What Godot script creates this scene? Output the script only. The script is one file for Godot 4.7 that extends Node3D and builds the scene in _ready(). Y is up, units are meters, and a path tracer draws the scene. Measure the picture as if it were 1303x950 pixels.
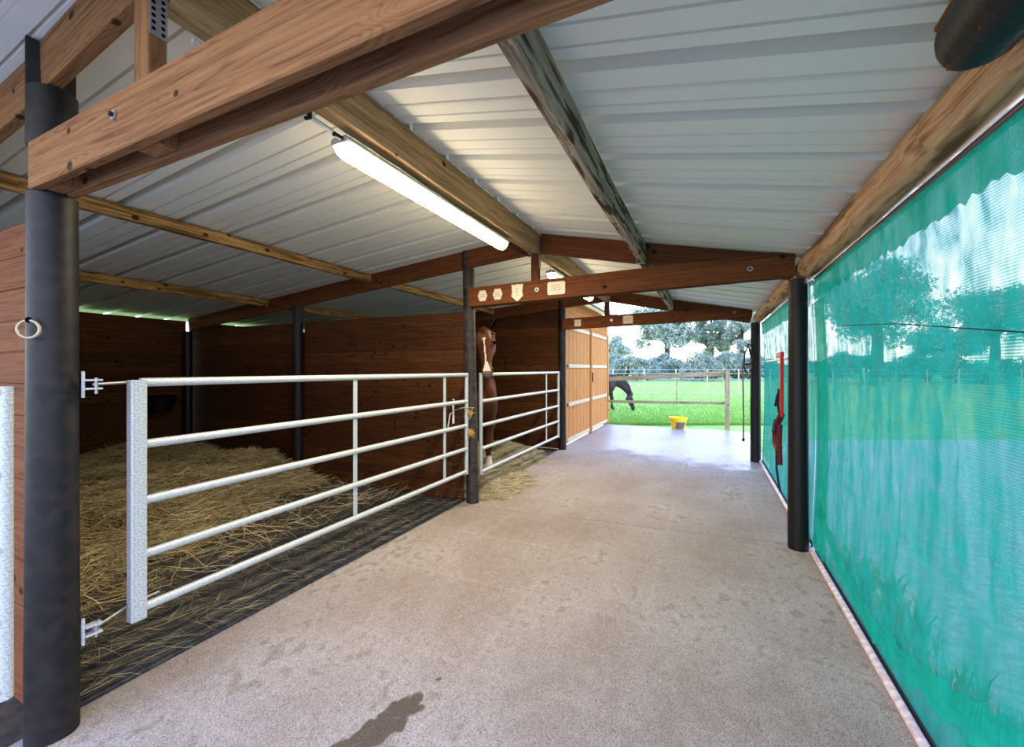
extends Node3D
# Open stable aisle. X right, y up, D = distance down the aisle (world z = -D).

const ORD := ["first", "second", "third", "fourth", "fifth", "sixth", "seventh", "eighth", "ninth", "tenth", "eleventh", "twelfth", "thirteenth", "fourteenth"]
var rng := RandomNumberGenerator.new()
var used := {}
var M := {}
var T1 := {}
var T2 := {}
var T3 := {}


func V(x: float, y: float, d: float) -> Vector3:
	return Vector3(x, y, -d)


# ---------------------------------------------------------------- mesh builder
class MB:
	var v := PackedVector3Array()
	var n := PackedVector3Array()
	var t := PackedVector2Array()
	var t2 := false
	var c := PackedColorArray()
	var i := PackedInt32Array()
	var col := Color.WHITE
	var uo := Vector2.ZERO

	func vert(p: Vector3, nn: Vector3, uv: Vector2) -> int:
		v.append(p); n.append(nn); t.append(uv + uo); c.append(col)
		return v.size() - 1

	# corners run counter-clockwise as seen from outside
	func quad(a: Vector3, b: Vector3, cc: Vector3, d: Vector3, ua := Vector2(0, 0), ub := Vector2(1, 0), uc := Vector2(1, 1), ud := Vector2(0, 1)) -> void:
		var nn := (b - a).cross(cc - a)
		if nn.length_squared() < 1e-14:
			nn = (cc - a).cross(d - a)
		nn = nn.normalized()
		var k := vert(a, nn, ua)
		vert(b, nn, ub); vert(cc, nn, uc); vert(d, nn, ud)
		i.append_array([k, k + 2, k + 1, k, k + 3, k + 2])

	func tri(a: Vector3, b: Vector3, cc: Vector3) -> void:
		var nn := (b - a).cross(cc - a).normalized()
		var k := vert(a, nn, Vector2(a.x + a.z, a.y))
		vert(b, nn, Vector2(b.x + b.z, b.y)); vert(cc, nn, Vector2(cc.x + cc.z, cc.y))
		i.append_array([k, k + 2, k + 1])

	# convex polygon fan, counter-clockwise from outside
	func fan(pts: Array, k := 1.0) -> void:
		var nn: Vector3 = (pts[1] - pts[0]).cross(pts[2] - pts[0]).normalized()
		var ax: Vector3 = (pts[1] - pts[0]).normalized()
		var ay := nn.cross(ax)
		var k0 := v.size()
		for p in pts:
			vert(p, nn, Vector2((p - pts[0]).dot(ax), (p - pts[0]).dot(ay)) * k)
		for j in range(1, pts.size() - 1):
			i.append_array([k0, k0 + j + 1, k0 + j])

	# extruded closed section along a polyline of frames: secs = array of arrays of points (rings)
	func loft(rings: Array, flat := true, caps := true, closed := true, us := 0.5, vs := 2.0) -> void:
		var m: int = rings[0].size()
		var u := 0.0
		for r in range(rings.size() - 1):
			var a: Array = rings[r]
			var b: Array = rings[r + 1]
			var ca := Vector3.ZERO
			var cb := Vector3.ZERO
			for p in a: ca += p
			for p in b: cb += p
			ca /= m; cb /= m
			var u2 := u + (cb - ca).length() * us
			var w := 0.0
			for j in range(m if closed else m - 1):
				var j2 := (j + 1) % m
				var w2: float = w + (a[j2] - a[j]).length() * vs
				if flat:
					quad(a[j], a[j2], b[j2], b[j], Vector2(u, w), Vector2(u, w2), Vector2(u2, w2), Vector2(u2, w))
				else:
					var k := vert(a[j], (a[j] - ca).normalized(), Vector2(u, w))
					vert(a[j2], (a[j2] - ca).normalized(), Vector2(u, w2))
					vert(b[j2], (b[j2] - cb).normalized(), Vector2(u2, w2))
					vert(b[j], (b[j] - cb).normalized(), Vector2(u2, w))
					i.append_array([k, k + 2, k + 1, k, k + 3, k + 2])
				w = w2
			u = u2
		if caps:
			var f: Array = rings[0].duplicate(); f.reverse()
			fan(f, vs)
			fan(rings[-1], vs)

	# squared timber from a to b; w across, h along up
	func beam(a: Vector3, b: Vector3, w: float, h: float, up := Vector3.UP, ch := 0.004, us := 0.5, vs := 2.0) -> void:
		var z := (b - a).normalized()
		var s := z.cross(up).normalized()
		var y := s.cross(z)
		var q := []
		var hw := w / 2.0
		var hh := h / 2.0
		for k in [[-hw + ch, -hh], [hw - ch, -hh], [hw, -hh + ch], [hw, hh - ch], [hw - ch, hh], [-hw + ch, hh], [-hw, hh - ch], [-hw, -hh + ch]]:
			q.append(s * k[0] + y * k[1])
		var r0 := []
		var r1 := []
		for p in q:
			r0.append(a + p); r1.append(b + p)
		# order so that outside is counter-clockwise
		r0.reverse(); r1.reverse()
		loft([r0, r1], true, true, true, us, vs)

	func box(center: Vector3, size: Vector3, ch := 0.004) -> void:
		beam(center - Vector3(size.x / 2, 0, 0), center + Vector3(size.x / 2, 0, 0), size.z, size.y, Vector3.UP, ch)

	# round tube along points with radii
	func tube(pts: Array, rad, sides := 12, caps := true, us := 0.5, vs := 2.0, jit := 0.0, rr: RandomNumberGenerator = null) -> void:
		var rings := []
		var up := Vector3.UP
		var off := []
		for j in sides:
			off.append(1.0 + (rr.randf_range(-jit, jit) if rr else 0.0))
		for k in pts.size():
			var z: Vector3 = (pts[mini(k + 1, pts.size() - 1)] - pts[maxi(k - 1, 0)]).normalized()
			if absf(z.dot(up)) > 0.95:
				up = Vector3.RIGHT if absf(z.x) < 0.8 else Vector3.FORWARD
			var s := z.cross(up).normalized()
			var y := s.cross(z).normalized()
			up = y
			var ring := []
			var r: float = rad[k] if rad is Array else rad
			for j in sides:
				var a := -TAU * j / sides
				ring.append(pts[k] + (s * cos(a) + y * sin(a)) * r * off[j] * (1.0 + (rr.randf_range(-jit, jit) * 0.4 if rr else 0.0)))
			rings.append(ring)
		loft(rings, false, caps, true, us, vs)

	func ball(p: Vector3, r: Vector3, nu := 16, nv := 10) -> void:
		var k0 := v.size()
		for a in nv + 1:
			for b in nu + 1:
				var th := PI * a / nv
				var ph := TAU * b / nu
				var q := Vector3(sin(th) * cos(ph), cos(th), sin(th) * sin(ph))
				vert(p + q * r, (q / r).normalized(), Vector2(float(b) / nu, float(a) / nv))
		for a in nv:
			for b in nu:
				var k := k0 + a * (nu + 1) + b
				i.append_array([k, k + 1, k + nu + 2, k, k + nu + 2, k + nu + 1])

	# lathe around a vertical axis; profile = [[r, y], ...] bottom to top
	func lathe(p: Vector3, prof: Array, sides := 24) -> void:
		var rings := []
		for q in prof:
			var ring := []
			for j in sides:
				var a := -TAU * j / sides
				ring.append(p + Vector3(cos(a) * q[0], q[1], sin(a) * q[0]))
			rings.append(ring)
		for k in range(rings.size() - 1):
			for j in sides:
				var j2 := (j + 1) % sides
				quad(rings[k][j], rings[k][j2], rings[k + 1][j2], rings[k + 1][j])

	func aabb() -> AABB:
		var b := AABB(v[0], Vector3.ZERO)
		for p in v:
			b = b.expand(p)
		return b

	func mesh(base: Vector3) -> ArrayMesh:
		var arr := []
		arr.resize(Mesh.ARRAY_MAX)
		var w := v.duplicate()
		for k in w.size():
			w[k] -= base
		arr[Mesh.ARRAY_VERTEX] = w
		arr[Mesh.ARRAY_NORMAL] = n
		arr[Mesh.ARRAY_TEX_UV] = t
		arr[Mesh.ARRAY_COLOR] = c
		if t2:
			var u2 := PackedVector2Array()
			for p in v: u2.append(Vector2(p.x, p.z) / 0.75)
			arr[Mesh.ARRAY_TEX_UV2] = u2
		arr[Mesh.ARRAY_INDEX] = i
		var m := ArrayMesh.new()
		m.add_surface_from_arrays(Mesh.PRIMITIVE_TRIANGLES, arr)
		return m


# ---------------------------------------------------------------- scene helpers
func numbered(called: String) -> String:
	var k: int = used.get(called, 0)
	used[called] = k + 1
	return called if k == 0 else "%s_%03d" % [called, k]


func tag(o: Node3D, label: String, category: String, group := "", kind := "") -> Node3D:
	if label: o.set_meta("label", label)
	if category: o.set_meta("category", category)
	if group: o.set_meta("group", group)
	if kind: o.set_meta("kind", kind)
	return o


func thing(called: String, label: String, category: String, at: Vector3, group := "", kind := "") -> Node3D:
	var o := Node3D.new()
	o.name = numbered(called)
	add_child(o)
	o.position = at
	return tag(o, label, category, group, kind)


func base_of(o: Node) -> Vector3:
	var p := Vector3.ZERO
	while o != self:
		p += o.position
		o = o.get_parent()
	return p


# meshes are described in world places; each node sits at the base of its own mesh
func obj(called: String, mb: MB, mat: Material, parent: Node = self) -> MeshInstance3D:
	var o := MeshInstance3D.new()
	o.name = numbered(called) if parent == self else called
	var b := mb.aabb()
	var base := Vector3(b.get_center().x, b.position.y, b.get_center().z)
	o.mesh = mb.mesh(base)
	o.material_override = mat
	o.position = base - base_of(parent)
	parent.add_child(o, true)
	return o


func mb() -> MB:
	var m := MB.new()
	m.uo = Vector2(rng.randf() * 7.0, rng.randf() * 5.0)
	return m


func struct(called: String, at: Vector3, label: String) -> Node3D:
	return thing(called, label, "", at, "", "structure")


# ---------------------------------------------------------------- textures
func noise(sd: int, freq: float, oct := 4, type := FastNoiseLite.TYPE_SIMPLEX_SMOOTH) -> FastNoiseLite:
	var f := FastNoiseLite.new()
	f.seed = sd
	f.frequency = freq
	f.noise_type = type
	f.fractal_octaves = oct
	return f


# seamless noise bytes of w x h, made at w/sx x h/sy and stretched
func layer(sd: int, freq: float, w: int, h: int, sx := 1, sy := 1, oct := 4) -> PackedByteArray:
	var im := noise(sd, freq, oct).get_seamless_image(w / sx, h / sy)
	if sx > 1 or sy > 1:
		im.resize(w, h, Image.INTERPOLATE_CUBIC)
	im.convert(Image.FORMAT_L8)
	return im.get_data()


func tex(data: PackedByteArray, w: int, h: int, fmt := Image.FORMAT_RGB8) -> ImageTexture:
	return ImageTexture.create_from_image(Image.create_from_data(w, h, false, fmt, data))


# wood grain running along u. dark, mid, light are sRGB colours; rings = strength of broad bands; blotch = weathering
func wood_tex(sd: int, dark: Color, mid: Color, light: Color, rings := 0.5, fine := 0.5, blotch := 0.2, knots := 6, bc := Color(0.2, 0.2, 0.2), bs := 16) -> Array:
	var w := 1024
	var h := 256
	var g := layer(sd, 0.09, w, h, 32, 1, 3)
	var warp := layer(sd + 1, 0.02, w, h, 16, 1, 2)
	var bl := layer(sd + 2, 0.025, w, h, bs, 1, 4 if bs > 12 else 2)
	var out := PackedByteArray()
	out.resize(w * h * 3)
	var hg := PackedByteArray()
	hg.resize(w * h)
	var r := RandomNumberGenerator.new()
	r.seed = sd
	var kn := []
	for k in knots:
		kn.append([r.randf() * w, r.randf() * h, r.randf_range(4.0, 9.0)])
	var bend := PackedFloat32Array()
	bend.resize(w * h)
	var knot := PackedFloat32Array()
	knot.resize(w * h)
	for k in kn:
		var rad: float = k[2]
		for yy in range(-int(rad * 5), int(rad * 5) + 1):
			for xx in range(-int(rad * 12), int(rad * 12) + 1):
				var dx := xx / (rad * 2.2)
				var dy := yy / rad
				var q := dx * dx * 0.35 + dy * dy
				var at := posmod(int(k[1]) + yy, h) * w + posmod(int(k[0]) + xx, w)
				bend[at] += exp(-q * 0.25) * 1.6 * signf(dy)
				var q2 := dx * dx * 2.4 + dy * dy
				if q2 < 2.0:
					knot[at] = maxf(knot[at], clampf(1.5 - q2, 0.0, 1.0))
	for y in h:
		for x in w:
			var at := y * w + x
			var gr := g[at] / 255.0
			var wp := warp[at] / 255.0
			var ring := 1.0 - pow(0.5 + 0.5 * sin((y / 256.0 * 13.0 + wp * 7.0 + bend[at]) * TAU), 3.0)
			var s := clampf(0.55 + (ring - 0.68) * rings * 0.6 + (gr - 0.5) * fine * 1.3, 0.0, 1.0)
			var c := dark.lerp(mid, s * 2.0) if s < 0.5 else mid.lerp(light, s * 2.0 - 1.0)
			var b := clampf((bl[at] / 255.0 - 0.55) * 5.0, 0.0, 1.0) * blotch
			c = c.lerp(bc, b)
			c = c.lerp(dark * 0.55, knot[at] * 0.9)
			out[at * 3] = int(clampf(c.r, 0, 1) * 255.0)
			out[at * 3 + 1] = int(clampf(c.g, 0, 1) * 255.0)
			out[at * 3 + 2] = int(clampf(c.b, 0, 1) * 255.0)
			hg[at] = int(clampf(0.3 + gr * 0.5 + ring * 0.2 - knot[at] * 0.2, 0, 1) * 255.0)
	return [tex(out, w, h), tex(hg, w, h, Image.FORMAT_L8)]


func wood_mat(pair: Array, tint := Color.WHITE, rough := 0.78, relief := 0.12) -> StandardMaterial3D:
	var m := StandardMaterial3D.new()
	m.albedo_texture = pair[0]
	m.albedo_color = tint
	m.roughness = rough
	m.metallic_specular = 0.3
	m.heightmap_enabled = true
	m.heightmap_texture = pair[1]
	m.heightmap_scale = relief
	return m


func plain(c: Color, rough := 0.7, metal := 0.0, spec := 0.4) -> StandardMaterial3D:
	var m := StandardMaterial3D.new()
	m.albedo_color = c
	m.roughness = rough
	m.metallic = metal
	m.metallic_specular = spec
	return m


# mottled material: two colours mixed by noise, laid out in three planes over the object
func mottled(sd: int, a: Color, b: Color, scale: float, rough := 0.7, metal := 0.0, freq := 0.03, sharp := 2.0, relief := 0.0) -> StandardMaterial3D:
	var w := 256
	var l := layer(sd, freq, w, w, 1, 1, 5)
	var out := PackedByteArray()
	out.resize(w * w * 3)
	for k in w * w:
		var s := clampf((l[k] / 255.0 - 0.5) * sharp + 0.5, 0, 1)
		var c := a.lerp(b, s)
		out[k * 3] = int(c.r * 255); out[k * 3 + 1] = int(c.g * 255); out[k * 3 + 2] = int(c.b * 255)
	var m := StandardMaterial3D.new()
	m.albedo_texture = tex(out, w, w)
	m.roughness = rough
	m.metallic = metal
	m.metallic_specular = 0.4
	m.uv1_triplanar = true
	m.uv1_scale = Vector3.ONE * scale
	if relief > 0.0:
		m.heightmap_enabled = true
		m.heightmap_texture = tex(l, w, w, Image.FORMAT_L8)
		m.heightmap_scale = relief
	return m


func materials() -> void:
	var planed := wood_tex(11, Color(0.34, 0.21, 0.12), Color(0.545, 0.375, 0.245), Color(0.63, 0.455, 0.31), 0.45, 0.5, 0.2, 7, Color(0.40, 0.25, 0.18))
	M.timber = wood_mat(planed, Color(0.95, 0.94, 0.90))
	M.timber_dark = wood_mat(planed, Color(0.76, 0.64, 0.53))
	var rough := wood_tex(23, Color(0.44, 0.33, 0.21), Color(0.70, 0.565, 0.40), Color(0.80, 0.68, 0.51), 0.35, 0.5, 0.2, 6, Color(0.30, 0.24, 0.17))
	M.ridge = wood_mat(rough, Color(0.98, 0.96, 0.92))
	M.pole = wood_mat(wood_tex(31, Color(0.34, 0.22, 0.10), Color(0.66, 0.49, 0.27), Color(0.80, 0.64, 0.40), 0.4, 0.7, 0.6, 14, Color(0.30, 0.19, 0.09)))
	M.weathered = wood_mat(wood_tex(41, Color(0.26, 0.18, 0.12), Color(0.60, 0.53, 0.44), Color(0.78, 0.71, 0.60), 0.3, 0.5, 0.95, 6, Color(0.25, 0.165, 0.10), 8))
	M.log = wood_mat(wood_tex(47, Color(0.40, 0.26, 0.15), Color(0.72, 0.56, 0.41), Color(0.82, 0.69, 0.55), 0.35, 0.5, 0.9, 3, Color(0.42, 0.29, 0.17)))
	M.plank = wood_mat(wood_tex(53, Color(0.155, 0.085, 0.035), Color(0.31, 0.18, 0.075), Color(0.39, 0.24, 0.11), 0.5, 0.6, 0.3, 10, Color(0.22, 0.13, 0.07)))
	M.plank.albedo_color = Color(0.9, 0.87, 0.82)
	M.plank_b = wood_mat([M.plank.albedo_texture, M.plank.heightmap_texture], Color(0.86, 0.82, 0.78))
	M.plank_c = wood_mat([M.plank.albedo_texture, M.plank.heightmap_texture], Color(1.0, 0.98, 0.9))
	var door := wood_tex(61, Color(0.54, 0.34, 0.15), Color(0.72, 0.49, 0.25), Color(0.79, 0.58, 0.33), 0.35, 0.5, 0.1, 5, Color(0.7, 0.5, 0.3))
	M.door = wood_mat(door)
	M.door_b = wood_mat(door, Color(0.93, 0.9, 0.86))
	M.batten = plain(Color(0.74, 0.68, 0.55), 0.7)
	M.fence = wood_mat(wood_tex(67, Color(0.38, 0.33, 0.23), Color(0.58, 0.52, 0.38), Color(0.70, 0.64, 0.50), 0.5, 0.7, 0.3, 4, Color(0.35, 0.36, 0.25)))
	M.tar = mottled(71, Color(0.055, 0.05, 0.055), Color(0.125, 0.105, 0.10), 2.2, 0.55, 0.0, 0.02, 3.0, 0.15)
	M.tar_brown = mottled(72, Color(0.13, 0.11, 0.105), Color(0.25, 0.215, 0.19), 2.2, 0.6, 0.0, 0.02, 3.0, 0.15)
	M.tar_black = mottled(73, Color(0.035, 0.03, 0.03), Color(0.09, 0.07, 0.06), 3.0, 0.5, 0.0, 0.03, 2.5, 0.15)
	M.galv = mottled(79, Color(0.63, 0.65, 0.64), Color(0.79, 0.81, 0.80), 7.0, 0.45, 0.25, 0.06, 3.0)
	M.sheet = plain(Color(0.925, 0.91, 0.85), 0.55, 0.0, 0.4)
	M.steel = plain(Color(0.62, 0.62, 0.62), 0.4, 0.7)
	M.hole = plain(Color(0.06, 0.06, 0.06), 0.9)
	M.cream = plain(Color(0.88, 0.81, 0.70), 0.6)
	M.ink = plain(Color(0.55, 0.50, 0.44), 0.7)
	M.white_plastic = plain(Color(0.82, 0.83, 0.80), 0.45)
	M.black_plastic = plain(Color(0.03, 0.03, 0.035), 0.5)
	M.grey_base = plain(Color(0.75, 0.75, 0.72), 0.5)
	M.glow = plain(Color(1, 1, 1), 0.5)
	M.glow.emission_enabled = true
	M.glow.emission = Color(1.0, 0.92, 0.78)
	M.glow.emission_energy_multiplier = 20.0
	M.rubber = mottled(83, Color(0.21, 0.195, 0.175), Color(0.34, 0.315, 0.28), 1.5, 0.75, 0.0, 0.03, 2.5)
	M.earth = mottled(89, Color(0.20, 0.16, 0.12), Color(0.32, 0.26, 0.19), 1.0, 0.95)
	M.hay_base = mottled(97, Color(0.34, 0.27, 0.14), Color(0.58, 0.48, 0.28), 2.0, 0.95, 0.0, 0.05, 2.5, 1.0)
	M.hay_pale = mottled(98, Color(0.50, 0.44, 0.30), Color(0.70, 0.64, 0.48), 2.0, 0.95, 0.0, 0.05, 2.5, 1.0)
	M.straw = plain(Color(1, 1, 1), 0.8)
	M.straw.vertex_color_use_as_albedo = true
	M.pipe_pink = mottled(101, Color(0.75, 0.66, 0.66), Color(0.90, 0.84, 0.83), 3.0, 0.35)
	M.pole_plum = plain(Color(0.36, 0.30, 0.31), 0.28, 0.3)
	M.red = plain(Color(0.72, 0.16, 0.11), 0.5)
	M.maroon = plain(Color(0.36, 0.05, 0.07), 0.6)
	M.rope = plain(Color(0.10, 0.10, 0.11), 0.8)
	M.leather = plain(Color(0.16, 0.11, 0.08), 0.6)
	M.rope_tan = plain(Color(0.55, 0.47, 0.38), 0.8)
	M.ring = plain(Color(0.66, 0.60, 0.48), 0.5, 0.3)
	M.yellow = plain(Color(0.95, 0.78, 0.05), 0.45)
	M.mud = plain(Color(0.42, 0.38, 0.30), 0.9)
	M.lavender = plain(Color(0.60, 0.56, 0.74), 0.5)
	M.horse = plain(Color(1, 1, 1), 0.55, 0.0, 0.25)
	M.horse.vertex_color_use_as_albedo = true
	M.horn = plain(Color(0.16, 0.11, 0.08), 0.5)
	M.eye = plain(Color(0.02, 0.015, 0.01), 0.1, 0.0, 0.6)
	M.hair = plain(Color(0.40, 0.24, 0.11), 0.6)
	M.hair_dark = plain(Color(0.10, 0.08, 0.08), 0.6)
	M.grass = mottled(103, Color(0.44, 0.60, 0.20), Color(0.62, 0.68, 0.36), 0.35, 0.95, 0.0, 0.02, 2.0)
	M.grass.uv1_world_triplanar = true
	M.blade = plain(Color(1, 1, 1), 0.7)
	M.blade.vertex_color_use_as_albedo = true
	M.blade.backlight_enabled = true
	M.blade.backlight = Color(0.5, 0.5, 0.5)
	M.gravel = mottled(107, Color(0.62, 0.58, 0.54), Color(0.76, 0.73, 0.69), 0.8, 0.95, 0.0, 0.05, 2.0)
	M.gravel.uv1_world_triplanar = true
	M.bark = mottled(109, Color(0.22, 0.22, 0.17), Color(0.36, 0.34, 0.27), 0.7, 0.95)
	M.wire = plain(Color(0.55, 0.58, 0.58), 0.5)
	M.floor = floor_mat()
	M.net = net_mat(0.90, 0.11, 211, Color(0.05, 0.48, 0.40), Color(0.10, 0.56, 0.48))
	M.net_hem = net_mat(0.90, 0.04, 223, Color(0.08, 0.70, 0.60), Color(0.16, 0.78, 0.69))


func floor_mat() -> StandardMaterial3D:
	# u over X -2.6..0.95, v over D -3..11.6
	var w := 640
	var h := 2048
	var a := layer(301, 0.008, w, h, 2, 2, 5)
	var b := layer(302, 0.05, w, h, 1, 1, 4)
	var c := layer(303, 0.25, w, h, 1, 1, 2)
	var out := PackedByteArray()
	out.resize(w * h * 3)
	var c0 := Color(0.655, 0.595, 0.55)
	var c1 := Color(0.77, 0.735, 0.71)
	var dirt := Color(0.52, 0.45, 0.37)
	var wet := Color(0.36, 0.31, 0.25)
	for y in h:
		var d := -3.0 + 14.6 * y / h
		for x in w:
			var at := y * w + x
			var xx := -2.6 + 3.55 * x / w
			var big := a[at] / 255.0
			var mid := b[at] / 255.0
			var fine := c[at] / 255.0
			var p := c0.lerp(c1, clampf((big - 0.5) * 1.4 + 0.5 + (mid - 0.5) * 0.5, 0, 1))
			p = p.lerp(dirt, clampf((mid * 0.6 + big * 0.4 - 0.60) * 3.0, 0, 0.45))
			p = p.lerp(dirt * 0.6, clampf((fine - 0.74) * 4.0, 0, 0.6))
			p = p * (0.9 + 0.2 * fine)
			# damp patch by the near end, with its own ragged outline
			var ex := (xx + 1.24 - (d - 1.35) * 0.20) / 0.085
			var ey := (d - 1.20) / 0.42
			var q := ex * ex + ey * ey + (mid - 0.5) * 1.7
			if q < 1.0:
				p = p.lerp(wet, clampf((1.0 - q) * 4.0, 0, 0.85))
			out[at * 3] = int(clampf(p.r, 0, 1) * 255); out[at * 3 + 1] = int(clampf(p.g, 0, 1) * 255); out[at * 3 + 2] = int(clampf(p.b, 0, 1) * 255)
	var m := StandardMaterial3D.new()
	m.albedo_texture = tex(out, w, h)
	# rougher where dry, shiny where rain blew in at the open end
	var rw := 128
	var rh := 512
	var e := layer(304, 0.05, rw, rh, 1, 1, 4)
	var ro := PackedByteArray()
	ro.resize(rw * rh)
	for y in rh:
		var d := -3.0 + 14.6 * y / rh
		for x in rw:
			var xx := -2.6 + 3.55 * x / rw
			var s := clampf((d - 7.35 + (xx + 1.0) * 0.36 + (e[y * rw + x] / 255.0 - 0.5) * 1.0) * 2.0, 0, 1)
			ro[y * rw + x] = int(lerpf(0.86, 0.33, s) * 255)
	m.roughness_texture = tex(ro, rw, rh, Image.FORMAT_L8)
	m.roughness_texture_channel = BaseMaterial3D.TEXTURE_CHANNEL_RED
	m.roughness = 1.0
	m.metallic_specular = 0.4
	# fine speckle
	var dw := 512
	var sp := layer(305, 0.35, dw, dw, 1, 1, 2)
	var s2 := layer(306, 0.12, dw, dw, 1, 1, 3)
	var so := PackedByteArray()
	so.resize(dw * dw * 3)
	for k in dw * dw:
		var g := clampf(0.88 + (sp[k] / 255.0 - 0.5) * 0.7 + (s2[k] / 255.0 - 0.5) * 0.6 - clampf((s2[k] / 255.0 - 0.70) * 6.0, 0, 0.4), 0, 1)
		so[k * 3] = int(g * 255); so[k * 3 + 1] = int(g * 253); so[k * 3 + 2] = int(g * 250)
	m.detail_enabled = true
	m.detail_albedo = tex(so, dw, dw)
	m.detail_blend_mode = BaseMaterial3D.BLEND_MODE_MUL
	m.detail_uv_layer = BaseMaterial3D.DETAIL_UV_2
	m.uv1_scale = Vector3.ONE
	return m


func net_mat(base: float, vary: float, sd: int, ca: Color, cb: Color) -> StandardMaterial3D:
	var w := 512
	var a := layer(sd, 0.02, w, w, 1, 8, 4)
	var b := layer(sd + 1, 0.015, w, w, 1, 1, 4)
	var out := PackedByteArray()
	out.resize(w * w * 4)
	for y in w:
		var weave := 0.5 + 0.5 * sin(y * TAU / 4.0)
		for x in w:
			var k := y * w + x
			var s := a[k] / 255.0
			var s2 := b[k] / 255.0
			var al := clampf(base + (s - 0.5) * vary * 1.6 + (s2 - 0.5) * vary * 1.2 + (weave - 0.5) * 0.10, 0, 1)
			var c := ca.lerp(cb, s2)
			out[k * 4] = int(c.r * 255); out[k * 4 + 1] = int(c.g * 255); out[k * 4 + 2] = int(c.b * 255); out[k * 4 + 3] = int(al * 255)
	var m := StandardMaterial3D.new()
	m.albedo_texture = tex(out, w, w, Image.FORMAT_RGBA8)
	m.transparency = BaseMaterial3D.TRANSPARENCY_ALPHA
	m.cull_mode = BaseMaterial3D.CULL_DISABLED
	var fine := layer(sd + 2, 0.05, w, w, 1, 8, 3)
	var diag := layer(sd + 3, 0.02, w, w, 4, 1, 3)
	var hg := PackedByteArray()
	hg.resize(w * w)
	for y in w:
		for x in w:
			hg[y * w + x] = int(clampf(absf(fine[y * w + x] / 255.0 - 0.5) * 1.6 + absf(diag[y * w + posmod(x + y, w)] / 255.0 - 0.5) * 1.2, 0, 1) * 255)
	m.heightmap_enabled = true
	m.heightmap_texture = tex(hg, w, w, Image.FORMAT_L8)
	m.heightmap_scale = 0.6
	m.roughness = 0.85
	m.metallic_specular = 0.2
	m.backlight_enabled = true
	m.backlight = Color(0.9, 0.9, 0.9)
	return m


# ---------------------------------------------------------------- the building's lines
func roof_y(x: float) -> float:
	return 2.915 - 0.092 * (-1.6 - x) if x < -1.6 else 2.915 - 0.209 * (x + 1.6)


func truss_d(t: Dictionary, x: float) -> float:
	return lerpf(t.dl, t.dr, (x + 2.44) / 3.13)


func _ready() -> void:
	rng.seed = 20240
	T1 = {"dl": 0.775, "dr": 0.70, "bl": 2.21, "br": 2.155, "h": 0.186, "x0": -2.425}
	T2 = {"dl": 4.115, "dr": 4.185, "bl": 2.193, "br": 2.268, "h": 0.207, "x0": -2.405}
	T3 = {"dl": 7.53, "dr": 7.84, "bl": 2.232, "br": 2.332, "h": 0.20, "x0": -2.43}
	camera_and_light()
	materials()
	setting()
	timbers()
	gates()
	nets()
	shed()
	lamps()
	small_things()
	straw()
	horses()
	outdoors()


func camera_and_light() -> void:
	var cam := Camera3D.new()
	cam.name = "camera"
	cam.position = Vector3(0, 1.5, 0)
	cam.rotation = Vector3(0, deg_to_rad(24.914), 0)
	cam.projection = Camera3D.PROJECTION_FRUSTUM
	cam.near = 0.05
	cam.far = 600.0
	cam.size = 0.05 * 950.0 / 535.0
	cam.frustum_offset = Vector2(0, -0.05 * 5.7 / 535.0)
	add_child(cam)
	cam.current = true
	var sky := ProceduralSkyMaterial.new()
	sky.sky_top_color = Color(0.51, 0.65, 0.93)
	sky.sky_horizon_color = Color(0.96, 0.94, 0.91)
	sky.sky_curve = 0.22
	sky.sky_energy_multiplier = 1.0
	sky.ground_horizon_color = Color(0.85, 0.9, 0.95)
	sky.ground_bottom_color = Color(0.5, 0.55, 0.5)
	sky.sun_angle_max = 0.1
	var env := Environment.new()
	env.background_mode = Environment.BG_SKY
	env.sky = Sky.new()
	env.sky.sky_material = sky
	env.background_energy_multiplier = 6.5
	env.tonemap_mode = Environment.TONE_MAPPER_LINEAR
	env.tonemap_exposure = 1.2
	env.sdfgi_enabled = true
	env.ssao_enabled = true
	env.ssil_enabled = true
	var we := WorldEnvironment.new()
	we.name = "world_environment"
	we.environment = env
	add_child(we)


# ---------------------------------------------------------------- floor, walls, roof
func slab(d0l: float, d0r: float, d1l: float, d1r: float) -> MB:
	var m := MB.new()
	m.t2 = true
	var x0 := -2.52
	var x1 := 0.86
	var uv := func(p: Vector3) -> Vector2: return Vector2((p.x + 2.6) / 3.55, (-p.z + 3.0) / 14.6)
	var q := [V(x0, 0, d0l), V(x1, 0, d0r), V(x1, 0, d1r), V(x0, 0, d1l)]
	m.quad(q[0], q[1], q[2], q[3], uv.call(q[0]), uv.call(q[1]), uv.call(q[2]), uv.call(q[3]))
	for k in 4:
		var a: Vector3 = q[k]
		var b: Vector3 = q[(k + 1) % 4]
		var dn := Vector3(0, -0.12, 0)
		m.quad(a + dn, b + dn, b, a, uv.call(a), uv.call(b), uv.call(b), uv.call(a))
	return m


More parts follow.
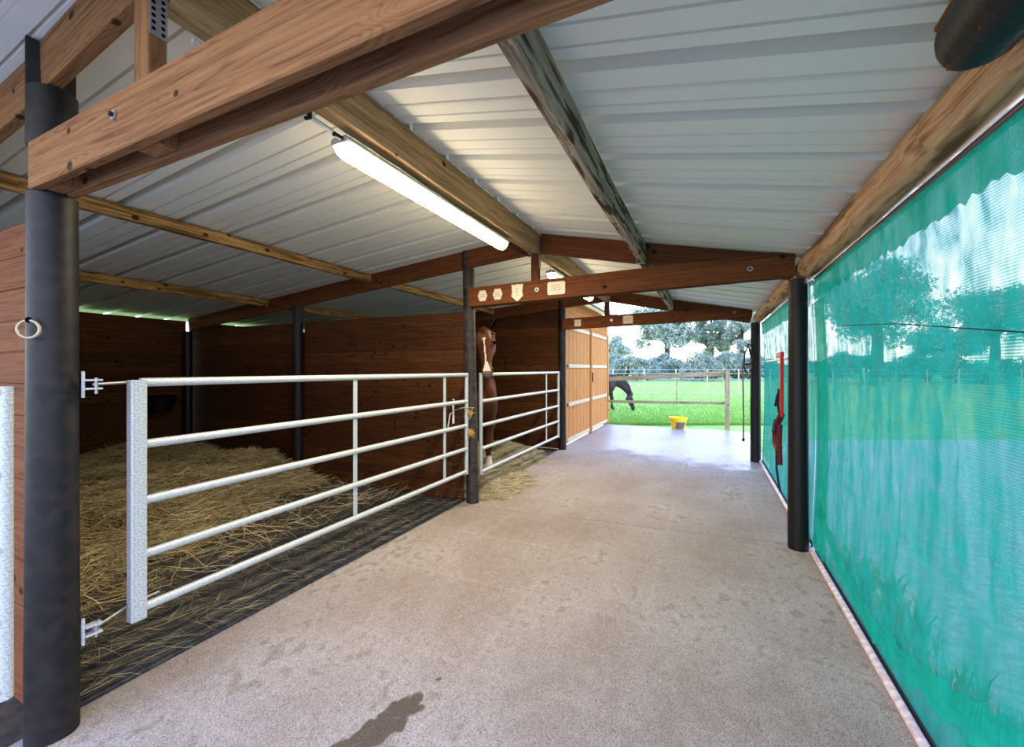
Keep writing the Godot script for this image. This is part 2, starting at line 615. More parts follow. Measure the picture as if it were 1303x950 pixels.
func setting() -> void:
	var fl := struct("floor", Vector3(-0.8, -0.12, -4), "pale concrete aisle floor with a skewed joint across it")
	obj("slab", slab(-3.0, -3.0, 3.965, 4.295), M.floor, fl)
	obj("slab", slab(3.971, 4.301, 11.5, 11.5), M.floor, fl)
	var e := mb()
	e.box(V(-5.26, -0.075, 2.3), Vector3(5.44, 0.13, 10.6))
	obj("stall_base", e, M.earth, fl)

	# roof sheets: box profile across D
	var roof := struct("ceiling", V(-3, 2.3, 2.5), "light grey profiled steel roof underside")
	var pitch := 0.385
	var d0 := -2.638 - 0.1925 + 0.385 * 6
	for k in 8:
		var npitch := 3 if k < 7 else 1
		var prof := []   # [d, lift]
		for p in npitch:
			var c := d0 + (k * 3 + p + 0.5) * pitch
			if p == 0:
				prof.append([c - pitch / 2.0 - 0.012, 0.0])
			prof.append_array([[c - 0.117, 0.0], [c - 0.114, 0.022], [c - 0.105, 0.022], [c - 0.102, 0.0], [c - 0.040, 0.0], [c - 0.035, 0.10], [c + 0.035, 0.10], [c + 0.040, 0.0], [c + 0.158, 0.0], [c + 0.161, 0.022], [c + 0.170, 0.022], [c + 0.173, 0.0]])
			if p == npitch - 1:
				prof.append([c + pitch / 2.0, 0.0])
		var lap := 0.0012 * (k % 2)
		for side in [0, 1]:
			var m := mb()
			var xa := -1.61 if side == 0 else -1.59
			var xb := -8.2 if side == 0 else 1.0
			for layer_y in [0.004 + lap, 0.0065 + lap]:
				for j in range(prof.size() - 1):
					var a: Array = prof[j]
					var b: Array = prof[j + 1]
					m.quad(V(xa, roof_y(xa) + layer_y + a[1], a[0]), V(xa, roof_y(xa) + layer_y + b[1], b[0]), V(xb, roof_y(xb) + layer_y + b[1], b[0]), V(xb, roof_y(xb) + layer_y + a[1], a[0]))
			obj("roof_sheet", m, M.sheet, roof)
	var cap := mb()
	cap.beam(V(-1.76, roof_y(-1.76) + 0.110, -0.52), V(-1.76, roof_y(-1.76) + 0.110, 8.0), 0.34, 0.004, Vector3(-0.092, 1, 0), 0.001)
	cap.beam(V(-1.44, roof_y(-1.44) + 0.110, -0.52), V(-1.44, roof_y(-1.44) + 0.110, 8.0), 0.34, 0.004, Vector3(0.209, 1, 0), 0.001)
	obj("ridge_cap", cap, M.sheet, roof)

	# back wall, planks running down the building
	var wb := struct("wall_back", V(-7.9, 0, 2.4), "dark brown horizontal board wall at the back of the stalls")
	for seg in [[0.66, 4.07], [4.13, 7.48]]:
		for k in 16:
			var m := mb()
			m.beam(V(-7.9 + rng.randf_range(-0.003, 0.003), 0.07 + k * 0.1435, seg[0]), V(-7.9, 0.07 + k * 0.1435, seg[1]), 0.032, 0.1434, Vector3.UP, 0.004)
			obj("plank", m, [M.plank, M.plank_b, M.plank_c][rng.randi() % 3], wb)
	# partitions across
	var pd := [["wall_near", 0.80, 2.295], ["wall_middle", 4.13, 2.295], ["wall_far", 7.575, 2.74]]
	for p in pd:
		var w := struct(p[0], V(-5, 0, p[1]), {"wall_near": "brown board partition between the stalls beside the near post", "wall_middle": "dark board partition between the two stalls", "wall_far": "dark board partition at the far end of the stalls"}[p[0]])
		var n := int(p[2] / 0.1435)
		for seg in [[-7.87, -5.19], [-5.11, -2.53]]:
			for k in n:
				var m := mb()
				m.beam(V(seg[0], 0.07 + k * 0.1435, p[1]), V(seg[1], 0.07 + k * 0.1435, p[1] + rng.randf_range(-0.004, 0.004)), 0.032, 0.1434, Vector3.UP, 0.004)
				obj("plank", m, M.timber_dark if p[0] == "wall_near" else [M.plank, M.plank_b, M.plank_c][rng.randi() % 3], w)


# ---------------------------------------------------------------- timbers
# round post; cuts = [y0, y1, kind, value], kind "d>" keeps d above value, "d<" below, "x<" keeps x below
func post(label: String, x: float, d: float, r: float, h: float, cuts: Array, mat: Material, lean := Vector2.ZERO, group := "") -> Node3D:
	var m := mb()
	var ys := [0.0, h]
	for y in range(1, int(h / 0.3)):
		ys.append(y * 0.3)
	for c in cuts:
		ys.append_array([c[0] - 0.0005, c[0] + 0.0005, c[1] - 0.0005, c[1] + 0.0005])
	ys = ys.filter(func(y: float) -> bool: return y >= 0.0 and y <= h)
	ys.sort()
	var rings := []
	var bump := noise(int(absf(x * 100 + d * 77)), 2.0, 2)
	for y in ys:
		var ring := []
		for j in 40:
			var a := TAU * j / 40
			var rr: float = r * (1.0 + 0.06 * bump.get_noise_2d(cos(a) * 0.6 + y * 0.3, sin(a) * 0.6)) * (1.03 - 0.03 * y)
			var px: float = cos(a) * rr
			var pz: float = sin(a) * rr
			for c in cuts:
				if y > c[0] and y < c[1]:
					if c[2] == "d>": pz = maxf(pz, c[3] - d)
					elif c[2] == "d<": pz = minf(pz, c[3] - d)
					elif c[2] == "x<": px = minf(px, c[3] - x)
			ring.append(V(x + px + lean.x * y / h, y, d + pz + lean.y * y / h))
		rings.append(ring)
	m.loft(rings, false, true)
	var o := obj("post", m, mat)
	tag(o, label, "post", group)
	return o


func truss(t: Dictionary, label: String, mat_front: Material, mat: Material, full: bool) -> Node3D:
	var root := thing("roof_truss", label, "truss", V(-2.44, t.bl, t.dl))
	var x1 := 0.652
	for s in [[-0.0575, mat_front], [0.0375, mat]]:
		var m := mb()
		m.beam(V(t.x0, t.bl + t.h / 2, truss_d(t, t.x0) + s[0]), V(x1, t.br + t.h / 2, truss_d(t, x1) + s[0]), 0.036, t.h, Vector3.UP, 0.005)
		obj("tie_plank", m, s[1], root)
	var xr := -2.452
	var m2 := mb()
	m2.beam(V(xr, roof_y(xr) - 0.1, truss_d(t, xr) - 0.012), V(-1.69, roof_y(-1.69) - 0.1, truss_d(t, -1.69) - 0.012), 0.046, 0.2)
	obj("rafter", m2, mat, root)
	m2 = mb()
	m2.beam(V(-1.59, roof_y(-1.59) - 0.102, truss_d(t, -1.59) - 0.012), V(x1 - 0.005, roof_y(x1) - 0.102, truss_d(t, x1) - 0.012), 0.046, 0.2)
	obj("rafter", m2, mat, root)
	m2 = mb()
	m2.beam(V(-7.86, roof_y(-7.86) - 0.1, t.dl + 0.0), V(-2.53, roof_y(-2.53) - 0.1, t.dl + 0.0), 0.046, 0.2)
	obj("rafter", m2, mat, root)
	var kd := truss_d(t, -1.64) - 0.012
	m2 = mb()
	m2.beam(V(-1.64, t.bl + 0.07, kd), V(-1.64, roof_y(-1.64) - 0.03, kd), 0.085, 0.054, Vector3(0, 0, 1))
	var king := obj("king_post", m2, mat, root)
	m2 = mb()
	m2.beam(V(-1.594, 2.56, kd), V(-1.594, 2.72, kd), 0.003, 0.05, Vector3(0, 0, 1), 0.001)
	var np := obj("nail_plate", m2, M.steel, king)
	m2 = mb()
	for k in 14:
		m2.ball(V(-1.5925, 2.575 + (k / 2) * 0.021 + (k % 2) * 0.006, kd + (-0.013 if k % 2 else 0.013)), Vector3(0.0012, 0.006, 0.006), 8, 6)
	obj("nail_holes", m2, M.hole, king)
	for x in ([-1.60, -2.32] if full else [-2.3, -0.4]):
		m2 = mb()
		var y: float = lerpf(t.bl, t.br, (x + 2.44) / 3.13)
		m2.beam(V(x - 0.06, y + t.h / 2 - 0.01, truss_d(t, x) - 0.01), V(x + 0.06, y + t.h / 2 - 0.01, truss_d(t, x) - 0.01), 0.056, t.h - 0.03)
		obj("spacer_block", m2, mat, root)
	return root


# bolt with washer on a truss's front plank
func bolt(t: Dictionary, root: Node3D, x: float, fy: float, r := 0.022) -> void:
	var y: float = lerpf(t.bl, t.br, (x + 2.44) / 3.13) + t.h * fy
	var d := truss_d(t, x) - 0.0765
	var m := mb()
	m.tube([V(x, y, d - 0.004), V(x, y, d)], r, 18)
	var w := obj("washer", m, M.steel, root)
	m = mb()
	m.tube([V(x, y, d - 0.014), V(x, y, d - 0.004)], r * 0.5, 6)
	obj("bolt_head", m, M.leather, w)


func purlin(called: String, label: String, cat: String, x: float, top: float, w: float, h: float, d0: float, d1: float, mat: Material, hang := true, rough := 0.0, tilt := 0.0) -> void:
	var root := thing(called, label, cat, V(x, top - h, (d0 + d1) / 2))
	var m := mb()
	if rough > 0.0:
		var rings := []
		var n := 24
		for k in n + 1:
			var ring := []
			var d := lerpf(d0, d1, float(k) / n)
			var wob := Vector3(sin(d * 2.1 + x) * 0.006, 0, 0)
			for q in [[-0.5, 0.35], [-0.5, -0.3], [-0.36, -0.5], [0.36, -0.5], [0.5, -0.3], [0.5, 0.35], [0.42, 0.5], [-0.42, 0.5]]:
				ring.append(V(x, top - h / 2, d) + wob + Vector3(q[0] * w * (1 + rng.randf_range(-rough, rough)), q[1] * h * (1 + (rng.randf_range(-rough, rough) if q[1] < 0.4 else 0.0)) + q[0] * w * tilt, 0))
			rings.append(ring)
		m.loft(rings, true, true)
	else:
		m.beam(V(x, top - h / 2, d0), V(x, top - h / 2, d1), w, h, Vector3.UP, 0.006)
	obj("timber", m, mat, root)
	if hang:
		m = mb()
		m.beam(V(x, top - h - 0.002, d1 - 0.05), V(x, top - h - 0.002, d1 - 0.002), w + 0.008, 0.003, Vector3.UP, 0.001)
		for s in [-1, 1]:
			m.beam(V(x + s * (w / 2 + 0.004), top - h / 2 - 0.02, d1 - 0.05), V(x + s * (w / 2 + 0.004), top - h / 2 - 0.02, d1 - 0.002), 0.003, h * 0.8, Vector3.UP, 0.001)
		obj("joist_hanger", m, M.steel, root)


func timbers() -> void:
	var c1 := [[T1.bl - 0.003, T1.bl + T1.h + 0.003, "d>", 0.775 - 0.038], [T1.bl - 0.003, T1.bl + T1.h + 0.003, "d<", 0.775 + 0.018], [roof_y(-2.44) - 0.203, 3.0, "x<", -2.455]]
	post("black tarred post nearest the camera with a tether ring on it", -2.45, 0.775, 0.077, roof_y(-2.5) - 0.004, c1, M.tar)
	var lean := Vector2(-0.06, 0.0)
	var c2 := [[T2.bl - 0.003, T2.bl + T2.h + 0.003, "d>", 4.115 - 0.038], [T2.bl - 0.003, T2.bl + T2.h + 0.003, "d<", 4.115 + 0.018], [roof_y(-2.44) - 0.203, 3.0, "x<", -2.39]]
	post("dark round post between the two stall gates, beside the brown horse", -2.40, 4.115, 0.068, roof_y(-2.5) - 0.004, c2, M.tar_brown, lean)
	var c3 := [[T3.bl - 0.003, T3.bl + T3.h + 0.003, "d>", 7.53 - 0.038], [T3.bl - 0.003, T3.bl + T3.h + 0.003, "d<", 7.53 + 0.018], [roof_y(-2.44) - 0.203, 3.0, "x<", -2.455]]
	post("dark round post between the far stall gate and the wooden doors", -2.46, 7.53, 0.07, roof_y(-2.5) - 0.004, c3, M.tar)
	post("near black post of the net side where the two net panels meet", 0.69, 4.20, 0.073, 2.246, [], M.tar_black)
	post("far black post of the net side with a bridle hanging on it", 0.71, 7.85, 0.075, 2.25, [], M.tar)
	post("black round post on the net side beside the photographer", 0.69, 0.70, 0.073, 2.14, [], M.tar_black)
	post("dark post halfway along the middle board partition", -5.15, 4.04, 0.065, 2.38, [], M.tar)
	post("dark post in the back corner of the near stall", -7.76, 4.03, 0.065, 2.12, [], M.tar_black)

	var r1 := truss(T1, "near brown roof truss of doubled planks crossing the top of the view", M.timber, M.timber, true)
	bolt(T1, r1, -1.715, 0.60, 0.016)
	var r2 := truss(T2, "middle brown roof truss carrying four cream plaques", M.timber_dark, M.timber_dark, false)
	bolt(T2, r2, -1.60, 0.52)
	bolt(T2, r2, 0.33, 0.45)
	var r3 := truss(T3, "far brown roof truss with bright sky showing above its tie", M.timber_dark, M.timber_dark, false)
	bolt(T3, r3, -1.55, 0.55)
	bolt(T3, r3, 0.40, 0.5)

	var spans := [[-0.5, truss_d(T1, -1.64) - 0.042, "over the camera"], [truss_d(T1, -1.64) + 0.02, truss_d(T2, -1.64) - 0.045, "carrying the long strip light"], [truss_d(T2, -1.64) + 0.02, truss_d(T3, -1.64) - 0.045, "beyond the middle truss"]]
	for s in spans:
		purlin("ridge_beam", "pale brown ridge beam under the roof peak " + s[2], "beam", -1.635, roof_y(-1.67) - 0.001, 0.115, 0.205, s[0], s[1], M.ridge, true, 0.03)
	spans = [[-0.5, truss_d(T1, -0.56) - 0.042, "over the camera"], [truss_d(T1, -0.56) + 0.02, truss_d(T2, -0.56) - 0.045, "between the near and middle trusses"], [truss_d(T2, -0.56) + 0.02, truss_d(T3, -0.56) - 0.045, "between the middle and far trusses"]]
	for s in spans:
		purlin("purlin", "grey and brown streaked roof purlin above the aisle " + s[2], "beam", -0.565, roof_y(-0.52) - 0.004, 0.075, 0.19, s[0], s[1], M.weathered, true, 0.04, -0.209)
	var dl := 0.775
	spans = [[-0.5, dl - 0.026, "in the bay nearest the camera"], [dl + 0.026, 4.115 - 0.026, "above the near stall"], [4.115 + 0.026, 7.53 - 0.026, "above the horse's stall"]]
	for s in spans:
		purlin("purlin", "slim yellow-brown purlin midway up the stall roof " + s[2], "beam", -3.9, roof_y(-3.95) - 0.002, 0.075, 0.095, s[0], s[1], M.pole, false, 0.08)
		purlin("purlin", "slim yellow-brown purlin low on the stall roof " + s[2], "beam", -5.88, roof_y(-5.93) - 0.002, 0.075, 0.10, s[0], s[1], M.pole, false, 0.08)

	# eave logs
	for s in [[0.9, 4.24, "with brown streaks above the near net panel", 0.084, 0.086], [4.26, 8.0, "above the far net panel", 0.082, 0.078]]:
		var m := mb()
		var pts := []
		var rad := []
		for k in 17:
			var f := k / 16.0
			pts.append(V(0.752 + sin(f * 9.0) * 0.004, 2.333 + sin(f * 7.0) * 0.003, lerpf(s[0], s[1], f)))
			rad.append(lerpf(s[3], s[4], f) * (1.0 + 0.03 * sin(f * 23.0)))
		m.tube(pts, rad, 20, true, 0.5, 1.2, 0.03, rng)
		tag(obj("eave_log", m, M.log), "round tan eave log " + s[2], "log")
	var dk := mb()
	dk.tube([V(0.60, 2.325, -0.5), V(0.60, 2.325, 1.30), V(0.604, 2.325, 1.42), V(0.606, 2.33, 1.46)], [0.085, 0.085, 0.080, 0.066], 24, true, 0.5, 2.0, 0.02, rng)
	var tl := obj("tarred_log", dk, M.tar_black)
	var sp := mb()
	sp.beam(V(0.535, 2.372, 1.15), V(0.545, 2.367, 1.44), 0.02, 0.035, Vector3(-0.7, 0.7, 0), 0.006)
	sp.beam(V(0.553, 2.262, 1.28), V(0.56, 2.268, 1.445), 0.012, 0.012, Vector3(-0.7, -0.7, 0), 0.004)
	obj("bare_streak", sp, M.timber_dark, tl)
	tag(tl, "black tarred log end lapped on the tan eave log", "log")


# ---------------------------------------------------------------- gates
# gate in the plane x = gx from d0 to d1; stile is square when sq
func gate(label: String, gx0: float, d0: float, gx1: float, d1: float, y0: float, y1: float, uprights: Array, sq: bool) -> Node3D:
	var root := thing("stall_gate", label, "gate", V(gx0, y0, (d0 + d1) / 2))
	var X := func(d: float) -> float: return lerpf(gx0, gx1, (d - d0) / (d1 - d0))
	var m := mb()
	if sq:
		m.beam(V(gx0, y0 - 0.045, d0), V(gx0, y1 + 0.012, d0), 0.062, 0.05, Vector3(1, 0, 0), 0.006)
	else:
		m.tube([V(gx0, y0 - 0.03, d0), V(gx0, y1 + 0.02, d0)], 0.022, 14)
	obj("stile", m, M.galv, root)
	m = mb()
	m.tube([V(gx1, y0 - 0.03, d1), V(gx1, y1 + 0.02, d1)], 0.021, 14)
	obj("stile", m, M.galv, root)
	var fr := [0.0, 0.235, 0.475, 0.725, 1.0]
	for f in fr:
		m = mb()
		var y: float = lerpf(y0, y1, f)
		var sg := signf(d1 - d0)
		m.tube([V(gx0, y, d0 + 0.012 * sg), V(gx1, y, d1 - 0.012 * sg)], 0.021, 14)
		obj("rail", m, M.galv, root)
	for u in uprights:
		m = mb()
		m.beam(V(X.call(u) - 0.0, y0 + 0.01, u), V(X.call(u) - 0.0, y1 - 0.01, u), 0.012, 0.036, Vector3(0, 0, 1), 0.002)
		obj("upright", m, M.galv, root)
	return root


func hinge(x: float, y: float, d: float, gx: float, gd: float, label: String) -> void:
	# plate on the post, two lugs, a pin; the eye rod runs to the gate stile
	var root := thing("gate_hinge", label, "hinge", V(x, y - 0.05, d))
	var m := mb()
	m.beam(V(x, y - 0.055, d), V(x, y + 0.055, d), 0.014, 0.008, Vector3(0, 0, 1), 0.001)
	obj("plate", m, M.galv, root)
	m = mb()
	for s in [-0.018, 0.018]:
		m = mb()
		m.beam(V(x + 0.005, y + s, d + 0.004), V(x + 0.01, y + s, d + 0.055), 0.035, 0.008, Vector3.UP, 0.001)
		obj("lug", m, M.galv, root)
	m = mb()
	m.tube([V(x + 0.01, y - 0.04, d + 0.038), V(x + 0.01, y + 0.028, d + 0.038)], 0.006, 8)
	obj("pin", m, M.steel, root)
	m = mb()
	m.tube([V(x + 0.01, y, d + 0.03), V(gx - 0.02, y + 0.004, gd - 0.02), V(gx - 0.03, y + 0.004, gd + 0.10)], 0.0065, 8)
	obj("eye_rod", m, M.steel, root)


func gates() -> void:
	var g1 := gate("long galvanised five-bar gate closing the near stall", -2.42, 1.045, -2.40, 3.98, 0.375, 1.437, [2.38, 3.56], true)
	# small latch tabs on the far end of the rails
	for k in 5:
		var m := mb()
		var y: float = lerpf(0.375, 1.437, [0.0, 0.235, 0.475, 0.725, 1.0][k]) + (0.024 if k < 4 else -0.026)
		m.ball(V(-2.402, y, 3.70), Vector3(0.008, 0.009, 0.012), 8, 6)
		obj("stud", m, M.galv, g1)
	gate("galvanised five-bar gate with a brown horse looking over it", -2.40, 4.30, -2.42, 7.18, 0.30, 1.437, [6.55], false)
	gate("galvanised gate standing by the near black post at the frame's edge", -2.19, 0.575, -2.30, -2.3, 0.40, 1.42, [-0.9], false)
	hinge(-2.37, 1.435, 0.84, -2.42, 1.045, "steel hinge joining the top of the near gate to the black post")
	hinge(-2.37, 0.40, 0.84, -2.42, 1.045, "steel hinge joining the bottom of the near gate to the black post")
	# tether ring
	var rt := thing("tether_ring", "brass-coloured tether ring hanging on the near black post", "ring", V(-2.38, 1.6, 0.71))
	var cx := V(-2.398, 1.655, 0.700)
	var side := Vector3(cos(0.35), 0, 0.0).normalized()
	var m := mb()
	var pts := []
	var ax := Vector3(0.80, 0, -0.60)
	for k in 33:
		var a := TAU * k / 32
		pts.append(cx + ax * cos(a) * 0.036 + Vector3(0, sin(a) * 0.034, 0) + Vector3(0.006, 0, 0.01))
	m.tube(pts, 0.0052, 8, false)
	obj("hoop", m, M.ring, rt)
	m = mb()
	m.ball(cx + Vector3(0.004, 0.036, 0.008), Vector3(0.011, 0.012, 0.011), 12, 8)
	obj("staple", m, M.ring, rt)
	# latch chain and rod at the far end of the near gate
	var lt := thing("latch_rod", "pale latch rod hanging inside the near gate's far end", "latch", V(-2.47, 0.9, 3.78))
	m = mb()
	m.tube([V(-2.455, 1.18, 3.80), V(-2.455, 0.92, 3.80)], 0.012, 8)
	m.tube([V(-2.455, 1.05, 3.80), V(-2.43, 1.03, 3.70), V(-2.43, 0.90, 3.66)], 0.005, 6)
	obj("rod", m, M.white_plastic, lt)
	m = mb()
	m.tube([V(-2.45, 1.06, 3.80), V(-2.40, 1.08, 3.9), V(-2.34, 1.07, 4.03)], 0.006, 6)
	obj("chain", m, M.steel, lt)
	# rope at the far end of the far gate
	m = mb()
	m.tube([V(-2.42, 1.40, 7.15), V(-2.40, 1.62, 7.3), V(-2.395, 1.80, 7.42)], 0.008, 6)
	m.tube([V(-2.40, 1.45, 7.2), V(-2.37, 1.15, 7.28), V(-2.36, 0.95, 7.36)], 0.012, 6)
	tag(obj("tie_rope", m, M.rope), "dark tie rope from the far gate to its post", "rope")


# ---------------------------------------------------------------- nets
func net_sheet(x: float, d0: float, d1: float, y0: float, y1: float, sd: int, amp: float, wavy := 0.0) -> MB:
	var m := MB.new()
	var f := noise(sd, 1.6, 3)
	var g := noise(sd + 5, 5.0, 2)
	var nd := maxi(4, int((d1 - d0) / 0.035))
	var ny := maxi(3, int((y1 - y0) / 0.05))
	var P := func(a: int, b: int) -> Vector3:
		var d := lerpf(d0, d1, float(a) / nd)
		var e := f.get_noise_1d(d * 6.0) * wavy + g.get_noise_1d(d * 9.0) * wavy * 0.6
		var y := lerpf(y0 + e, y1, float(b) / ny)
		var fold := f.get_noise_2d(d * 2.6 + y * 0.7, y * 0.5) * amp * 0.6 + g.get_noise_2d(d * 1.4 - y * 1.1, y * 0.6) * amp * 0.45 + absf(g.get_noise_2d(d * 0.9 + y * 0.9, 7.0)) * amp * 0.5
		var edge := clampf(minf(minf(y1 - y, y - y0), minf(d - d0, d1 - d)) * 5.0, 0.0, 1.0)
		return V(x + fold * edge + sin(PI * clampf((y - y0) / (y1 - y0), 0, 1)) * 0.03 * clampf((y1 - y0), 0, 1), y, d)
	var k0 := 0
	for a in nd + 1:
		for b in ny + 1:
			var p: Vector3 = P.call(a, b)
			var nn: Vector3 = (P.call(mini(a + 1, nd), b) - P.call(maxi(a - 1, 0), b)).cross(P.call(a, mini(b + 1, ny)) - P.call(a, maxi(b - 1, 0))).normalized()
			if nn.x > 0: nn = -nn
			m.vert(p, nn, Vector2(-p.z * 0.8, p.y * 0.8))
	for a in nd:
		for b in ny:
			var k := k0 + a * (ny + 1) + b
			m.i.append_array([k, k + ny + 2, k + 1, k, k + ny + 1, k + ny + 2])
	return m


func nets() -> void:
	var n1 := thing("windbreak_net", "large wrinkled green windbreak net with field and trees showing through", "net", V(0.80, 0.04, 2.5))
	obj("mesh_sheet", net_sheet(0.795, 0.82, 4.20, 0.06, 2.214, 401, 0.022), M.net, n1)
	obj("top_hem", net_sheet(0.782, 0.82, 4.20, 2.055, 2.213, 411, 0.006, 0.035), M.net_hem, n1)
	obj("side_hem", net_sheet(0.782, 3.80, 4.195, 0.06, 2.04, 421, 0.02), M.net_hem, n1)
	var n2 := thing("windbreak_net", "smaller green windbreak net between the two black net-side posts", "net", V(0.80, 0.04, 6))
	obj("mesh_sheet", net_sheet(0.795, 4.27, 7.80, 0.06, 2.214, 431, 0.02), M.net, n2)
	obj("top_hem", net_sheet(0.782, 4.27, 7.80, 2.03, 2.213, 441, 0.006, 0.03), M.net_hem, n2)
	# diagonal fold of doubled cloth near the foot of the large panel
	var fm := MB.new()
	var fn := noise(451, 1.5, 3)
	var nn := 60
	for k in nn + 1:
		var f := float(k) / nn
		var d := lerpf(4.0, 1.2, f)
		var yc := 0.15 + 0.30 * pow(absf(d - 2.85) / 1.25, 1.6) + fn.get_noise_1d(d * 5.0) * 0.03
		var hw := 0.065 * (1.0 + 0.5 * fn.get_noise_1d(d * 9.0 + 50))
		fm.vert(V(0.785, maxf(yc - hw, 0.05), d), Vector3(-1, 0.2, 0).normalized(), Vector2(d * 0.8, 0))
		fm.vert(V(0.778, yc, d), Vector3(-1, 0, 0), Vector2(d * 0.8, 0.1))
		fm.vert(V(0.785, yc + hw, d), Vector3(-1, -0.2, 0).normalized(), Vector2(d * 0.8, 0.2))
		if k < nn:
			var q := k * 3
			for e in 2:
				fm.i.append_array([q + e, q + e + 1, q + e + 4, q + e, q + e + 4, q + e + 3])
	obj("fold", fm, M.net_hem, n1)
	var i := 0
	for s in [[0.82, 4.13, "large near"], [4.27, 7.80, "far smaller"]]:
		var m := mb()
		m.tube([V(0.80, 2.232, s[0]), V(0.80, 2.232, s[1])], 0.017, 14)
		tag(obj("roller_pole", m, M.pole_plum), "dark plum roller pole along the top of the %s net" % s[2], "pole")
		m = mb()
		m.tube([V(0.772, 0.022, s[0]), V(0.772, 0.022, s[1])], 0.02, 14)
		tag(obj("bottom_pipe", m, M.pipe_pink), "pinkish white pipe along the foot of the %s net" % s[2], "pipe")
		m = mb()
		m.beam(V(0.80, 0.03, s[0]), V(0.80, 0.03, s[1]), 0.012, 0.05, Vector3.UP, 0.003)
		tag(obj("bottom_strap", m, M.rope), "black strap edging the foot of the %s net" % s[2], "strap")
		i += 1
	var cd := mb()
	cd.tube([V(0.765, 1.78, 3.35), V(0.757, 1.70, 2.4), V(0.757, 1.60, 1.6), V(0.765, 1.55, 1.1)], 0.0022, 6)
	tag(obj("cord", cd, M.rope), "thin dark cord running along the large net at head height", "cord")
	var h := mb()
	h.beam(V(0.752, 1.02, 1.51), V(0.752, 1.12, 1.51), 0.03, 0.03, Vector3(0, 0, 1), 0.008)
	tag(obj("net_clip", h, M.black_plastic), "black plastic clip on the large net at the frame's right edge", "clip")


# ---------------------------------------------------------------- shed with doors
func shed() -> void:
	var x := -2.5
	var w := struct("wall_shed", V(-3.5, 0, 9.6), "pale boarded shed wall beyond the far truss")
	for k in 5:
		var m := mb()
		m.beam(V(x, 2.47 + k * 0.1, 7.74), V(x, 2.47 + k * 0.1, 11.6), 0.03, 0.098, Vector3.UP, 0.005)
		obj("plank", m, M.door_b, w)
	for k in 20:
		var m := mb()
		m.beam(V(-5.2, 0.07 + k * 0.1435, 11.6), V(-2.53, 0.07 + k * 0.1435, 11.6), 0.03, 0.14, Vector3.UP, 0.005)
		obj("plank", m, M.door_b, w)
	for d in [7.76, 9.70, 11.585]:
		var m := mb()
		m.beam(V(x + (0.02 if d > 9 and d < 10 else 0.0), 0, d), V(x + (0.02 if d > 9 and d < 10 else 0.0), 2.42, d), 0.09, 0.08, Vector3(1, 0, 0), 0.006)
		obj("frame_post", m, M.door, w)
	var rf := mb()
	rf.beam(V(-2.35, 2.985, 7.95), V(-2.35, 2.985, 11.75), 0.05, 0.10, Vector3.UP, 0.004)
	obj("eave_beam", rf, M.pole, w)
	rf = mb()
	rf.beam(V(-2.12, 2.86, 7.95), V(-2.12, 2.86, 11.8), 0.02, 0.10, Vector3.UP, 0.004)
	obj("fascia", rf, M.lavender, w)
	rf = mb()
	rf.beam(V(-3.8, 3.27, 7.95), V(-3.8, 3.27, 11.8), 3.36, 0.02, Vector3(0.2, 1, 0).normalized(), 0.003)
	obj("shed_roof", rf, M.sheet, w)
	var hh := [0.10, 0.80, 1.56, 2.32]
	for k in 2:
		var d0: float = [7.83, 9.76][k]
		var d1: float = [9.64, 11.53][k]
		var dr := struct("door_%d" % (k + 1), V(x, 0.04, (d0 + d1) / 2), ["honey brown boarded door nearest the stalls", "honey brown boarded door at the open end"][k])
		var n := 13
		for j in n:
			var a := lerpf(d0, d1, float(j) / n) + 0.002
			var b := lerpf(d0, d1, float(j + 1) / n) - 0.002
			var m := mb()
			m.uo = Vector2(rng.randf() * 5, rng.randf() * 5)
			m.beam(V(x - 0.0, 0.045, (a + b) / 2), V(x, 2.415, (a + b) / 2), b - a, 0.025, Vector3(1, 0, 0), 0.005)
			obj("plank", m, [M.door, M.door_b][j % 2], dr)
		for y in hh:
			var m := mb()
			m.beam(V(x + 0.024, y, d0 + 0.08), V(x + 0.024, y, d1 - 0.06), 0.022, 0.075, Vector3.UP, 0.004)
			var bt := obj("batten", m, M.batten, dr)
			if y > 0.5:
				m = mb()
				m.box(V(x + 0.04, y, d0 + 0.05 if k == 0 else d1 - 0.05), Vector3(0.012, 0.06, 0.09), 0.002)
				obj("hinge_knuckle", m, M.leather, dr)
		if k == 0:
			var m := mb()
			m.beam(V(x + 0.07, 1.20, 9.70), V(x + 0.07, 1.42, 9.70), 0.03, 0.025, Vector3(0, 0, 1), 0.004)
			obj("latch", m, M.leather, dr)


